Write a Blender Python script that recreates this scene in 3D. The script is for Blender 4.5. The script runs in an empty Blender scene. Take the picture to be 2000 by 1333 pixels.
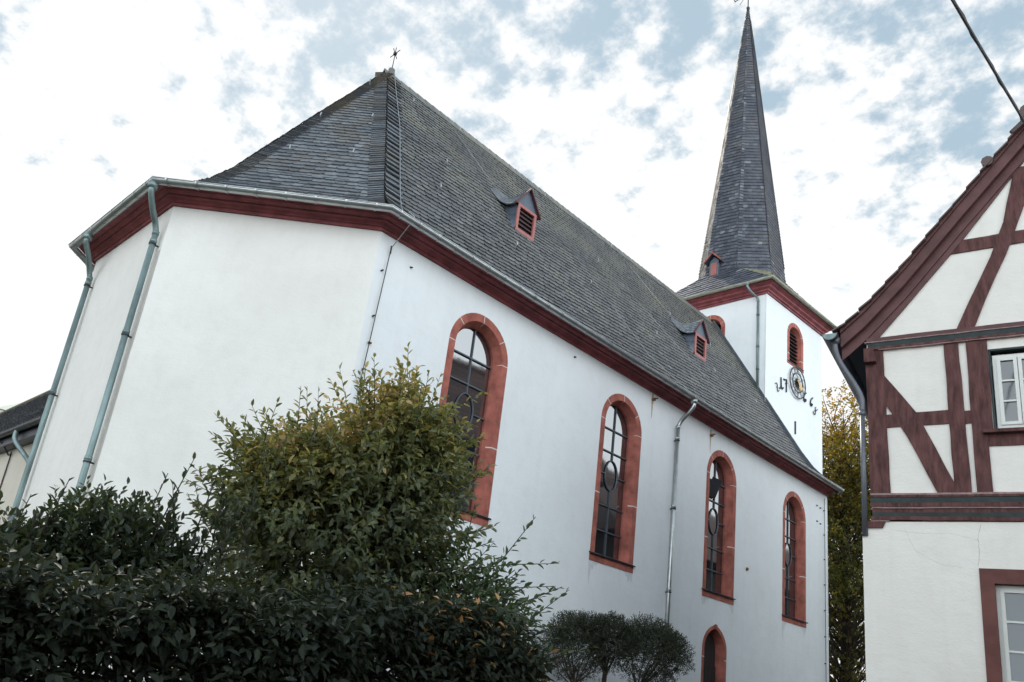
import bpy, math, random
import numpy as np
from mathutils import Vector, Matrix
random.seed(7); rng = np.random.default_rng(11)
S = bpy.context.scene
COL = S.collection
R = math.radians

# ------------------------------------------------------------------ camera, sky, sun, exposure
cam_d = bpy.data.cameras.new('camera'); cam = bpy.data.objects.new('camera', cam_d); COL.objects.link(cam)
CR = Vector((0.7032183349, 0.6983745433, 0.1332552839)); CU = Vector((0.1348114565, -0.3150040844, 0.9394670287)); CF = Vector((-0.6980758158, 0.6426861007, 0.3156655371))
M = Matrix((CR, CU, -CF)).transposed().to_4x4(); M.translation = Vector((0, 0, 1.6))
cam.matrix_world = M
cam_d.sensor_width = 36; cam_d.sensor_fit = 'HORIZONTAL'; cam_d.lens = 1529.877 / 2000 * 36
cam_d.shift_x = 0.040; cam_d.shift_y = 0.065
cam_d.clip_start = 0.05; cam_d.clip_end = 2000
S.camera = cam

SUN_AZ, SUN_EL = R(-66), R(45)
world = bpy.data.worlds.new('World'); S.world = world; world.use_nodes = True
def build_world():
    nt = world.node_tree; N = nt.nodes; L = nt.links; N.clear()
    out = N.new('ShaderNodeOutputWorld'); bg = N.new('ShaderNodeBackground')
    sky = N.new('ShaderNodeTexSky'); sky.sky_type = 'NISHITA'; sky.sun_disc = False
    sky.sun_elevation = SUN_EL; sky.sun_rotation = SUN_AZ; sky.air_density = 1.0; sky.dust_density = 2.0
    tc = N.new('ShaderNodeTexCoord'); sep = N.new('ShaderNodeSeparateXYZ')
    L.new(tc.outputs['Generated'], sep.inputs[0])
    def mth(op, a, b=None, clamp=False):
        n = N.new('ShaderNodeMath'); n.operation = op; n.use_clamp = clamp
        for i, x in enumerate((a, b)):
            if x is None: continue
            if isinstance(x, (int, float)): n.inputs[i].default_value = x
            else: L.new(x, n.inputs[i])
        return n.outputs[0]
    den = mth('ADD', mth('MAXIMUM', sep.outputs[2], 0.0), 0.30)
    px = mth('DIVIDE', sep.outputs[0], den); py = mth('DIVIDE', sep.outputs[1], den)
    cmb = N.new('ShaderNodeCombineXYZ'); L.new(px, cmb.inputs[0]); L.new(py, cmb.inputs[1])
    def noise(scale, detail, rough, off, dist=0.0):
        mp = N.new('ShaderNodeMapping'); mp.inputs['Location'].default_value = off
        L.new(cmb.outputs[0], mp.inputs['Vector'])
        n = N.new('ShaderNodeTexNoise'); n.inputs['Scale'].default_value = scale; n.inputs['Detail'].default_value = detail
        n.inputs['Roughness'].default_value = rough; n.inputs['Distortion'].default_value = dist
        L.new(mp.outputs[0], n.inputs['Vector']); return n.outputs['Fac']
    big = noise(2.3, 3, 0.5, (0.3, 11.7, 0)); cell = noise(17, 12, 0.60, (0.21, 4.2, 0), 0.05); fine = noise(24, 6, 0.6, (5, 2, 0))
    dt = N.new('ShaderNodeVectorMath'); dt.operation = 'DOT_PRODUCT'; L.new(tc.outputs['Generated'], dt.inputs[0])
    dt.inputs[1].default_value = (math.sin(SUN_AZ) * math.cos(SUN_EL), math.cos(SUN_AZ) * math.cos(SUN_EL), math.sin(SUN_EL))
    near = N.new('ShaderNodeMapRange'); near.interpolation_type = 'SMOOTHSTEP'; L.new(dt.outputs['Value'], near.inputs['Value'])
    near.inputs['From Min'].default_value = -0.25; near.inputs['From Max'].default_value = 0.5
    v = mth('ADD', mth('MULTIPLY', big, 0.44), mth('MULTIPLY', cell, 0.56))
    low = mth('MULTIPLY', mth('SUBTRACT', 0.635, sep.outputs[2]), 0.50)     # hazier, whiter towards the horizon
    v = mth('ADD', v, low)
    mr = N.new('ShaderNodeMapRange'); mr.interpolation_type = 'SMOOTHSTEP'
    L.new(v, mr.inputs['Value']); mr.inputs['From Min'].default_value = 0.415; mr.inputs['From Max'].default_value = 0.55
    mr.inputs['To Min'].default_value = 0.0; mr.inputs['To Max'].default_value = 1.0
    skm = N.new('ShaderNodeMix'); skm.data_type = 'RGBA'; skm.inputs[0].default_value = .97
    L.new(sky.outputs[0], skm.inputs[6]); skm.inputs[7].default_value = (2.0, 2.62, 3.1, 1)
    mix = N.new('ShaderNodeMix'); mix.data_type = 'RGBA'
    L.new(mth('POWER', mr.outputs[0], 1.3), mix.inputs[0]); L.new(skm.outputs[2], mix.inputs[6])
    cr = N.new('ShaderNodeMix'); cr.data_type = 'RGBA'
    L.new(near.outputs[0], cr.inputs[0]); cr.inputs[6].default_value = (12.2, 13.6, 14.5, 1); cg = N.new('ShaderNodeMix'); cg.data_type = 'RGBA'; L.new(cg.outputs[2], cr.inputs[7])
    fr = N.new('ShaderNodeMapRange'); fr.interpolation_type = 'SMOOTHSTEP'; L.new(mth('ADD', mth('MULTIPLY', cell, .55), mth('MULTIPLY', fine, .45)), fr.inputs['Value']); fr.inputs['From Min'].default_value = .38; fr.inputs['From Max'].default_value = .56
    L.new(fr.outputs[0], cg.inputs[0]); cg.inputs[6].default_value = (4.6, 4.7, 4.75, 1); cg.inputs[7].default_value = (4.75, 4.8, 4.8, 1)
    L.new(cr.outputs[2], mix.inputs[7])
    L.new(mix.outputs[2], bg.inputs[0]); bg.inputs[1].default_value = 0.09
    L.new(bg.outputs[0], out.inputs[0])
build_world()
sd = bpy.data.lights.new('sun', 'SUN'); sd.energy = 1.2; sd.angle = R(4); sd.color = (1.0, 0.93, 0.82)
sun = bpy.data.objects.new('sun', sd); COL.objects.link(sun)
SV = Vector((math.sin(SUN_AZ) * math.cos(SUN_EL), math.cos(SUN_AZ) * math.cos(SUN_EL), math.sin(SUN_EL)))
sun.rotation_euler = (-SV).to_track_quat('-Z', 'Y').to_euler(); sun.location = SV * 60
S.view_settings.view_transform = 'Standard'; S.view_settings.look = 'None'; S.view_settings.gamma = 1
S.view_settings.exposure = 1.3
S.render.engine = 'CYCLES'

# ------------------------------------------------------------------ materials
def mat(name, build):
    m = bpy.data.materials.new(name); m.use_nodes = True
    nt = m.node_tree; b = nt.nodes['Principled BSDF']; build(nt, nt.nodes, nt.links, b); return m
def tnoise(nt, scale, detail=4, rough=.55, stretch=(1, 1, 1), coord='Object'):
    tc = nt.nodes.new('ShaderNodeTexCoord'); mp = nt.nodes.new('ShaderNodeMapping'); mp.inputs['Scale'].default_value = stretch
    nt.links.new(tc.outputs[coord], mp.inputs[0])
    n = nt.nodes.new('ShaderNodeTexNoise'); n.inputs['Scale'].default_value = scale; n.inputs['Detail'].default_value = detail; n.inputs['Roughness'].default_value = rough
    nt.links.new(mp.outputs[0], n.inputs['Vector']); return n.outputs['Fac']
def ramp(nt, fac, stops):
    r = nt.nodes.new('ShaderNodeValToRGB'); e = r.color_ramp.elements
    while len(e) < len(stops): e.new(0.5)
    for i, (p, c) in enumerate(stops): e[i].position = p; e[i].color = (*c, 1)
    nt.links.new(fac, r.inputs[0]); return r.outputs[0]
def mixc(nt, fac, a, b, mode='MIX'):
    n = nt.nodes.new('ShaderNodeMix'); n.data_type = 'RGBA'; n.blend_type = mode
    for i, x in ((0, fac), (6, a), (7, b)):
        if isinstance(x, (int, float)): n.inputs[i].default_value = x
        elif isinstance(x, tuple): n.inputs[i].default_value = (*x, 1)
        else: nt.links.new(x, n.inputs[i])
    return n.outputs[2]
def bump(nt, b, h, strength, dist):
    n = nt.nodes.new('ShaderNodeBump'); n.inputs['Strength'].default_value = strength; n.inputs['Distance'].default_value = dist
    nt.links.new(h, n.inputs['Height']); nt.links.new(n.outputs[0], b.inputs['Normal'])
def attr(nt, name):
    a = nt.nodes.new('ShaderNodeAttribute'); a.attribute_name = name; return a.outputs['Fac']
def m_plaster(name, col, stain, bumps=.35, streak=.5):
    def f(nt, N, L, b):
        n1 = tnoise(nt, .5, 6, .62); n2 = tnoise(nt, 1.3, 6, .62, (3.4, 3.4, .16)); n3 = tnoise(nt, 34, 5, .6); n4 = tnoise(nt, 2.1, 5, .55, (1, 1, 1.8)); n5 = tnoise(nt, 3.1, 8, .68, (1.2, 1.2, .8))
        c = mixc(nt, ramp(nt, n1, [(.42, (0, 0, 0)), (.75, (.45,) * 3)]), col, stain)
        c = mixc(nt, ramp(nt, n2, [(.50, (0, 0, 0)), (.78, (streak,) * 3)]), c, stain)
        c = mixc(nt, ramp(nt, n5, [(.48, (0, 0, 0)), (.84, (.35,) * 3)]), c, tuple(x * .93 for x in stain))
        L.new(c, b.inputs['Base Color']); b.inputs['Roughness'].default_value = .9; b.inputs['Specular IOR Level'].default_value = .25
        h = mixc(nt, .22, n4, n3); bump(nt, b, h, bumps, .035)
    return mat(name, f)
def m_plain(name, col, rough=.6, metal=0.0, var=.25, scale=6, spec=.5, bmp=0.0, stretch=(1, 1, 1)):
    def f(nt, N, L, b):
        n = tnoise(nt, scale, 5, .6, stretch); dk = tuple(c * (1 - var) for c in col); lt = tuple(min(1, c * (1 + var * .6)) for c in col)
        L.new(ramp(nt, n, [(.3, dk), (.7, lt)]), b.inputs['Base Color'])
        b.inputs['Roughness'].default_value = rough; b.inputs['Metallic'].default_value = metal; b.inputs['Specular IOR Level'].default_value = spec
        if bmp: bump(nt, b, tnoise(nt, scale * 4, 5, .65, stretch), bmp, .01)
    return mat(name, f)
def m_slate(name, stops, lichen=None, lo=0, hi=1, rough=.5):
    def f(nt, N, L, b):
        c = ramp(nt, attr(nt, 'rnd'), stops)
        c = mixc(nt, ramp(nt, tnoise(nt, 9, 4), [(.35, (0, 0, 0)), (.7, (.45,) * 3)]), c, (.035, .035, .04))
        if lichen:
            g = N.new('ShaderNodeNewGeometry'); sp = N.new('ShaderNodeSeparateXYZ'); L.new(g.outputs['Position'], sp.inputs[0])
            mr = N.new('ShaderNodeMapRange'); L.new(sp.outputs[2], mr.inputs[0]); mr.inputs[1].default_value = lo; mr.inputs[2].default_value = hi
            mr.inputs[3].default_value = .02; mr.inputs[4].default_value = .28
            a = N.new('ShaderNodeMath'); a.operation = 'ADD'; L.new(mr.outputs[0], a.inputs[0]); 
            n0 = tnoise(nt, .75, 9, .68); L.new(n0, a.inputs[1])
            k = ramp(nt, a.outputs[0], [(.56, (0, 0, 0)), (.82, (.85,) * 3)])
            c = mixc(nt, k, c, lichen)
        L.new(c, b.inputs['Base Color']); b.inputs['Roughness'].default_value = rough; b.inputs['Specular IOR Level'].default_value = .6
        bump(nt, b, tnoise(nt, 30, 4), .3, .006)
    return mat(name, f)
def m_leaf(name, stops, transl=.35, rough=.42, spec=.45):
    def f(nt, N, L, b):
        c = ramp(nt, attr(nt, 'rnd'), stops)
        L.new(c, b.inputs['Base Color']); b.inputs['Roughness'].default_value = rough; b.inputs['Specular IOR Level'].default_value = spec
        t = N.new('ShaderNodeBsdfTranslucent'); L.new(mixc(nt, 1.0, c, (1.6, 1.5, .8), 'MULTIPLY'), t.inputs[0])
        ms = N.new('ShaderNodeMixShader'); ms.inputs[0].default_value = transl
        L.new(b.outputs[0], ms.inputs[1]); L.new(t.outputs[0], ms.inputs[2]); L.new(ms.outputs[0], N['Material Output'].inputs[0])
    return mat(name, f)
def m_glass(name, ior, tint=(.012, .014, .018), wav=.02):
    def f(nt, N, L, b):
        b.inputs['Base Color'].default_value = (*tint, 1); b.inputs['Roughness'].default_value = .05; b.inputs['IOR'].default_value = ior
        bump(nt, b, tnoise(nt, 2.0, 3), wav, .05)
    return mat(name, f)

WHITE = m_plaster('white_lime_plaster', (.825, .845, .852), (.70, .71, .71), .35, .3)
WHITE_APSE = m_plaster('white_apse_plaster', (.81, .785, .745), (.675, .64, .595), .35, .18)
HOUSEW = m_plaster('old_house_plaster', (.85, .82, .765), (.71, .675, .61), .5, .3)
DIRT = m_plaster('stained_plaster', (.56, .52, .48), (.40, .37, .34), .5, .8)
SAND = m_plain('red_sandstone_paint', (.385, .125, .095), .8, 0, .42, 4.0, .25, .45)
REDP = m_plain('dark_red_cornice_paint', (.26, .063, .07), .65, 0, .45, 3.5, .4, .1)
REDL = m_plain('louvre_frame_paint', (.36, .13, .115), .6, 0, .2, 6, .4)
MORT = m_plain('white_joint_mortar', (.72, .68, .64), .9, 0, .1)
ZINC = m_plain('weathered_zinc', (.46, .48, .48), .36, .85, .22, 5, .5, .04)
COPP = m_plain('grey_green_zinc_pipe', (.215, .285, .285), .5, .45, .45, 4, .5, .05, (1, 1, .3))
IRON = m_plain('black_wrought_iron', (.018, .02, .026), .5, .3, .3)
WIREM = m_plain('bare_conductor_wire', (.42, .43, .43), .4, .6, .1)
GOLD = m_plain('gilded_metal', (.52, .35, .15), .45, .8, .15)
RUST = m_plain('rusty_iron', (.17, .085, .04), .85, .1, .4)
RUSTST = m_plain('rust_stain', (.50, .38, .27), .9, 0, .35, 20)
LEADM = m_plain('lead_cames', (.10, .115, .135), .5, .4, .2)
SHEET = m_plain('dark_sill_metal', (.035, .04, .055), .45, .4, .2)
SLATE = m_slate('nave_slate', [(.0, (.075, .075, .078)), (.5, (.132, .131, .133)), (.9, (.18, .178, .178)), (1, (.23, .228, .225))], (.20, .188, .152), 9.5, 17.5)
SLATE_A = m_slate('apse_slate', [(.0, (.08, .088, .10)), (.5, (.145, .155, .17)), (1, (.23, .243, .26))], (.15, .12, .085), 9, 19)
SLATE_T = m_slate('spire_slate', [(.0, (.03, .033, .045)), (.35, (.062, .066, .088)), (.65, (.09, .095, .12)), (.85, (.14, .15, .175)), (1, (.30, .31, .32))], (.115, .108, .11), 12, 46)
SLATE_Y = m_slate('lichened_skirt_slate', [(.0, (.13, .115, .075)), (.6, (.20, .175, .115)), (1, (.27, .245, .17))], (.27, .25, .15), 10, 18)
SLATE_B = m_slate('blue_dormer_slate', [(.0, (.05, .07, .11)), (1, (.12, .15, .20))])
UNDER = m_plain('roof_underlay', (.03, .032, .038), .8)
DARK = m_plain('dark_interior', (.012, .011, .014), .9)
DOORW = m_plain('dark_oak_door', (.028, .024, .024), .6, 0, .4, 3, .4, .2, (8, 8, .6))
LOUV = m_plain('dark_red_louvre_slats', (.075, .028, .03), .6, 0, .3)
GLASS = m_glass('church_glass', 3.0)
HGLASS = m_glass('house_glass', 1.9, (.008, .009, .013))
OAK = m_plain('oxblood_timber', (.125, .055, .052), .8, 0, .55, 5, .25, .9, (3, 3, .6))
OAKD = m_plain('oxblood_timber_barge', (.12, .05, .049), .6, 0, .3, 4, .35, .2)
OAKL = m_plain('pink_fillet_paint', (.33, .22, .21), .8, 0, .4, 14)
GREENB = m_plain('dull_green_moulding', (.022, .036, .036), .7, 0, .5, 5)
SURR = m_plain('brown_red_surround', (.15, .06, .052), .75, 0, .3, 3, .3, .1)
CREAM = m_plain('white_window_paint', (.70, .70, .66), .45, 0, .06)
GUTD = m_plain('dark_gutter_metal', (.10, .10, .115), .4, .6, .25)
PIPEG = m_plain('grey_metal_pipe', (.125, .13, .15), .4, .2, .15)
TILE = m_slate('plain_roof_tile', [(0, (.05, .026, .024)), (.6, (.09, .045, .038)), (1, (.13, .065, .05))])
CURT = m_plain('net_curtain', (.34, .36, .38), .9, 0, .15, 3)
BARK = m_plain('grey_brown_bark', (.055, .043, .036), .9, 0, .4, 8, .2, .6)
CABLEM = m_plain('black_cable', (.01, .01, .013), .6)
L_HEDGE = m_leaf('hedge_leaves', [(0, (.022, .030, .024)), (.5, (.034, .045, .032)), (.9, (.055, .066, .04)), (.972, (.09, .10, .04)), (.985, (.40, .24, .05)), (1, (.50, .28, .14))], .2, .6, .22)
L_BUSH = m_leaf('yellowing_bush_leaves', [(0, (.085, .108, .08)), (.4, (.125, .15, .09)), (.66, (.19, .205, .095)), (.80, (.33, .30, .115)), (.93, (.54, .41, .18)), (1, (.60, .40, .24))], .38, .42)
L_LEFT = m_leaf('privet_leaves', [(0, (.026, .038, .028)), (.6, (.042, .06, .036)), (.97, (.10, .125, .056)), (1, (.17, .17, .06))], .3, .5)
L_RIGHT = m_leaf('green_tip_leaves', [(0, (.05, .078, .045)), (.6, (.09, .13, .066)), (.95, (.12, .145, .055)), (1, (.22, .22, .06))], .3, .42)
L_TREE = m_leaf('autumn_leaves', [(0, (.05, .062, .018)), (.35, (.09, .09, .022)), (.65, (.22, .16, .03)), (.88, (.42, .25, .035)), (1, (.48, .22, .03))], .58, .5)
L_SMALL = m_leaf('willow_leaves', [(0, (.026, .032, .023)), (.6, (.045, .053, .034)), (1, (.10, .10, .055))], .25, .5)
GROUNDM = m_plain('trampled_gravel', (.055, .062, .040), .95, 0, .35, 3, .2, .5)
LANEM = m_plain('cobble_lane', (.07, .069, .068), .8, 0, .35, 9, .3, .6)
OCHRE = m_plain('orange_render', (.42, .22, .12), .9, 0, .12)
GREENW = m_plain('green_fascia', (.07, .16, .13), .6)

# ------------------------------------------------------------------ mesh helpers
def tag(o, label=None, cat=None, group=None, kind=None):
    if label: o['label'] = label
    if cat: o['category'] = cat
    if group: o['group'] = group
    if kind: o['kind'] = kind
    return o
def thing(name, loc, label, cat, group=None):
    o = bpy.data.objects.new(name, None); COL.objects.link(o); o.location = loc; o.empty_display_size = .3
    return tag(o, label, cat, group)
class MB:
    def __init__(s): s.v = []; s.f = []; s.m = []; s.r = []
    def add(s, vs, fs, m=0, r=0.5):
        n = len(s.v); s.v.extend([tuple(map(float, p)) for p in vs]); s.f.extend([tuple(i + n for i in q) for q in fs])
        s.m.extend([m] * len(fs)); s.r.extend([r] * len(fs))
    def hexa(s, a, b, m=0, r=.5):     # two quads joined: bottom a[4], top b[4]
        s.add(list(a) + list(b), [(3, 2, 1, 0), (4, 5, 6, 7), (0, 1, 5, 4), (1, 2, 6, 5), (2, 3, 7, 6), (3, 0, 4, 7)], m, r)
    def box(s, lo, hi, m=0, r=.5):
        x0, y0, z0 = lo; x1, y1, z1 = hi
        s.hexa([(x0, y0, z0), (x1, y0, z0), (x1, y1, z0), (x0, y1, z0)], [(x0, y0, z1), (x1, y0, z1), (x1, y1, z1), (x0, y1, z1)], m, r)
    def prism(s, poly, off, m=0, r=.5):   # poly: list of 3D points, off: extrusion vector
        n = len(poly); off = np.array(off, float); P = [np.array(p, float) for p in poly]
        s.add(P + [p + off for p in P], [tuple(range(n))[::-1], tuple(range(n, 2 * n))] + [(i, (i + 1) % n, n + (i + 1) % n, n + i) for i in range(n)], m, r)
    def tube(s, pts, rad, n=8, m=0, r=.5, cap=True):
        P = [np.array(p, float) for p in pts]; k = len(P)
        rad = rad if hasattr(rad, '__len__') else [rad] * k
        vs = []; t0 = P[1] - P[0]; up = np.array((0, 0, 1.)) if abs(t0[2]) < .9 * np.linalg.norm(t0) else np.array((1., 0, 0))
        a = np.cross(t0, up); a /= np.linalg.norm(a)
        for i in range(k):
            t = P[min(i + 1, k - 1)] - P[max(i - 1, 0)]; t /= max(1e-9, np.linalg.norm(t))
            a = a - t * (a @ t); a /= max(1e-9, np.linalg.norm(a)); b = np.cross(t, a)
            for j in range(n):
                w = 2 * math.pi * j / n; vs.append(P[i] + rad[i] * (a * math.cos(w) + b * math.sin(w)))
        fs = [(i * n + j, i * n + (j + 1) % n, (i + 1) * n + (j + 1) % n, (i + 1) * n + j) for i in range(k - 1) for j in range(n)]
        if cap: fs += [tuple(range(n))[::-1], tuple(range((k - 1) * n, k * n))]
        s.add(vs, fs, m, r)
    def build(s, name, mats, parent=None, smooth=False, label=None):
        me = bpy.data.meshes.new(name); me.from_pydata(s.v, [], s.f)
        for mm in (mats if isinstance(mats, (list, tuple)) else [mats]): me.materials.append(mm)
        me.polygons.foreach_set('material_index', s.m)
        at = me.attributes.new('rnd', 'FLOAT', 'FACE'); at.data.foreach_set('value', s.r)
        if smooth: me.polygons.foreach_set('use_smooth', [True] * len(s.f))
        me.update()
        o = bpy.data.objects.new(name, me); COL.objects.link(o)
        if parent is not None:
            o.parent = parent; root = parent
            if root.parent is None: o.location = -Vector(root.location)
        if label: o['label'] = label
        return o
def smoothpath(pts, n=6):
    P = [np.array(p, float) for p in pts]; Q = [P[0]] + P + [P[-1]]; out = []
    for i in range(1, len(Q) - 2):
        for j in range(n):
            t = j / n; p0, p1, p2, p3 = Q[i - 1:i + 3]
            out.append(.5 * (2 * p1 + (p2 - p0) * t + (2 * p0 - 5 * p1 + 4 * p2 - p3) * t * t + (3 * p1 - p0 - 3 * p2 + p3) * t ** 3))
    out.append(P[-1]); return out
class Frame:                                            # a wall's own axes: s along, n outward, z up
    def __init__(s, O, e, n): s.O = np.array(O, float); s.e = np.array(e, float); s.n = np.array(n, float)
    def __call__(s, a, z, d=0.0): return s.O + s.e * a + s.n * d + np.array((0, 0, z))
def arch(w, zb, zs, rise, c, N=14, point=0.0):
    pts = [(c - w, zb), (c - w, zs)]
    for i in range(1, N):
        t = math.pi * i / N; pk = point * math.exp(-((t - math.pi / 2) / .45) ** 2)
        pts.append((c - w * math.cos(t), zs + rise * math.sin(t) + pk))
    return pts + [(c + w, zs), (c + w, zb)]
def wall_bay(mb, fr, s0, s1, z0, z1, ar=None):          # wall piece with an arched hole
    if ar is None:
        mb.add([fr(s0, z0), fr(s1, z0), fr(s1, z1), fr(s0, z1)], [(0, 1, 2, 3)]); return
    zb = ar[0][1]
    if zb > z0: mb.add([fr(s0, z0), fr(s1, z0), fr(s1, zb), fr(s0, zb)], [(0, 1, 2, 3)])
    wl, wr = ar[0][0], ar[-1][0]
    mb.add([fr(s0, zb), fr(wl, zb), fr(wl, z1), fr(s0, z1)], [(0, 1, 2, 3)])
    mb.add([fr(wr, zb), fr(s1, zb), fr(s1, z1), fr(wr, z1)], [(0, 1, 2, 3)])
    for a, b in zip(ar[1:-2], ar[2:-1]): mb.add([fr(*a), fr(*b), fr(b[0], z1), fr(a[0], z1)], [(0, 1, 2, 3)])
def ring(mb, A, B, m=0): # quads between two rows of 3D points
    n = len(A); mb.add(list(A) + list(B), [(i, i + 1, n + i + 1, n + i) for i in range(n - 1)], m)
def sweep(mb, path, outs, prof, m=0, closed=False):     # path xy points with outward mitre vectors, profile (offset, z)
    rows = [[(p[0] + o[0] * d, p[1] + o[1] * d, z) for p, o in zip(path, outs)] for d, z in prof]
    for a, b in zip(rows, rows[1:]): ring(mb, a, b, m)
    return rows
def mitre(path):
    P = [np.array(p, float) for p in path]; N = []
    for a, b in zip(P, P[1:]):
        d = b - a; d /= np.linalg.norm(d); N.append(np.array((d[1], -d[0])))      # right of travel
    out = [N[0]]
    for a, b in zip(N, N[1:]): m = a + b; out.append(m / (1 + a @ b))
    return out + [N[-1]]
def clip_poly(poly, clip):                               # Sutherland-Hodgman; clip is convex ccw
    for i in range(len(clip)):
        a = clip[i]; b = clip[(i + 1) % len(clip)]; out = []
        f = lambda p: (b[0] - a[0]) * (p[1] - a[1]) - (b[1] - a[1]) * (p[0] - a[0])
        for j in range(len(poly)):
            p = poly[j]; q = poly[(j + 1) % len(poly)]; fp, fq = f(p), f(q)
            if fp >= 0: out.append(p)
            if fp * fq < 0:
                t = fp / (fp - fq); out.append(tuple(p[k] + (q[k] - p[k]) * t for k in range(len(p))))
        poly = out
        if len(poly) < 3: return []
    return poly
def slates(mb, E0, adir, inw, prof, clip, h=.19, w=.25, tilt=0.0, lift=.02, m=0, under=1, rows_at=None, jit=.5):
    """Slate courses on a facet. E0 eave start, adir along the eave, inw inward, prof [(d,z)], clip ccw polygon in (a, s) with s the arc length."""
    E0 = np.array(E0, float); adir = np.array((adir[0], adir[1], 0.)); inw = np.array((inw[0], inw[1], 0.))
    ss = [0]
    for (d0, z0), (d1, z1) in zip(prof, prof[1:]): ss.append(ss[-1] + math.hypot(d1 - d0, z1 - z0))
    ds = [p[0] for p in prof]; zs = [p[1] for p in prof]
    def pt(a, s, l):
        d = np.interp(s, ss, ds); z = np.interp(s, ss, zs)
        d2 = np.interp(s + .02, ss, ds); z2 = np.interp(s + .02, ss, zs); d1 = np.interp(s - .02, ss, ds); z1 = np.interp(s - .02, ss, zs)
        t = np.array((d2 - d1, z2 - z1)); t /= max(1e-9, np.linalg.norm(t)); nrm = inw * (-t[1]) + np.array((0, 0, t[0]))
        return E0 + adir * a + inw * d + np.array((0, 0, z - E0[2])) + nrm * l
    a0 = min(c[0] for c in clip); a1 = max(c[0] for c in clip); s1 = max(c[1] for c in clip); s0 = min(c[1] for c in clip)
    kn = sorted(set([s0] + [s for s in ss if s0 < s < s1] + [s1]))
    for k0, k1 in zip(kn, kn[1:]):                        # underlay sheet
        q = clip_poly([(a0, k0), (a1, k0), (a1, k1), (a0, k1)], clip)
        if q: mb.add([pt(a, s, 0) for a, s in q], [tuple(range(len(q)))], under)
    tt = math.tan(tilt); span = abs(tt) * (a1 - a0); base = s0 - (span if tt > 0 else 0)
    nrow = int((s1 - base + span) / h) + 2
    for i in range(nrow):
        sb = base + i * h; a = a0 - random.random() * w
        rowr = random.uniform(-.08, .08)
        while a < a1:
            ww = w * random.uniform(1 - .3 * jit, 1 + .3 * jit); j = random.uniform(-.006, .006)
            cut = ww * random.uniform(.2, .4)
            L = [(a, sb + j), (a + ww - cut, sb + j), (a + ww, sb + j + h * .35), (a + ww, sb + h * 1.12), (a, sb + h * 1.12)]
            L = [(x, y + tt * (x - a0), (1.12 - (y - sb) / h)) for x, y in L]
            q = clip_poly(L, clip); a += ww - .003
            if not q: continue
            r = min(1, max(0, random.betavariate(2, 2.4) + rowr)); lf = lift * random.uniform(.75, 1.3)
            V = [pt(x, y, .004 + lf * max(0, t)) for x, y, t in q]; n = len(V)
            mb.add(V, [tuple(range(n))], m, r)
            # the slate's thickness along its tail
            for k in range(n):
                p, p2 = q[k], q[(k + 1) % n]
                if p[2] > .6 and p2[2] > .6: mb.add([V[k], V[(k + 1) % n], pt(p2[0], p2[1], 0), pt(p[0], p[1], 0)], [(0, 1, 2, 3)], m, r * .4)
    return pt

# ------------------------------------------------------------------ ground
g = MB(); g.add([(-400, -400, 0), (400, -400, 0), (400, 400, 0), (-400, 400, 0)], [(0, 1, 2, 3)])
tag(g.build('ground', GROUNDM), kind='structure')
g = MB(); g.add([(-3.4, -60, .004), (6, -60, .004), (6, 8, .004), (-4.9, 12, .004), (-9.2, 28, .004), (-12, 60, .004), (-16, 60, .004), (-9.6, 28, .004), (-9.2, 12, .004)], [tuple(range(9))])
tag(g.build('lane', LANEM), kind='structure')

# ------------------------------------------------------------------ church
church = thing('church', (-14.4, 15, 0), 'white church nave with slate roof, red cornice and a polygonal apse beside the tall bush', 'church')
A = (-10.0, 6.57); B = (-12.565, 4.005); C_ = (-16.17, 4.005); D_ = (-18.75, 6.57); YE = 25.3; O2 = (-14.375, 8.7); ZC = 8.46
FN = Frame((-10, 0, 0), (0, 1, 0), (1, 0, 0))
WY = [9.22, 13.87, 18.45, 22.86]; WO = .785; WZB, WZS = 4.08, 7.195
mb = MB()
edges = [6.57, 11.5, 16.2]
def bays():
    cur = 6.57
    for i, c in enumerate(WY):
        nxt = [11.55, 16.2, 20.6, YE][i]
        ar = arch(WO, WZB, WZS, WO, c)
        if i == 2:
            wall_bay(mb, FN, cur, nxt, 3.72, ZC + .3, ar)
            wall_bay(mb, FN, cur, nxt, 0, 3.72, arch(.6, 0, 2.86, .56, 18.36, 14, .03))
        else: wall_bay(mb, FN, cur, nxt, 0, ZC + .3, ar)
        cur = nxt
bays()
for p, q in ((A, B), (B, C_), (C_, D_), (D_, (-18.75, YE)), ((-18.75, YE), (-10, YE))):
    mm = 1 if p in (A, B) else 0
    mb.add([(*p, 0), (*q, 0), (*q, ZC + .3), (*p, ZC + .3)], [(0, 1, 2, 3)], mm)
RP = [(0, 8.66), (.3, 8.82), (.6, 9.07), (.95, 9.44), (1.35, 10.02), (3.0, 12.80), (4.775, 15.72)]   # nave roof profile (inward, z)
gv = [(-9.6 - d, YE, z - .03) for d, z in RP] + [(-19.15 + d, YE, z - .03) for d, z in RP[::-1][1:]]
mb.add([(-10, YE, ZC)] + gv[1:-1] + [(-18.75, YE, ZC)], [tuple(range(len(gv)))], 0)
mb.build('wall', [WHITE, WHITE_APSE], church)
path = [(-10, YE + .02), A, B, C_, D_, (-18.75, YE + .02)]; outs = [-m for m in mitre(path[::-1])[::-1]]
outs = [np.array(o) for o in outs]
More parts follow.
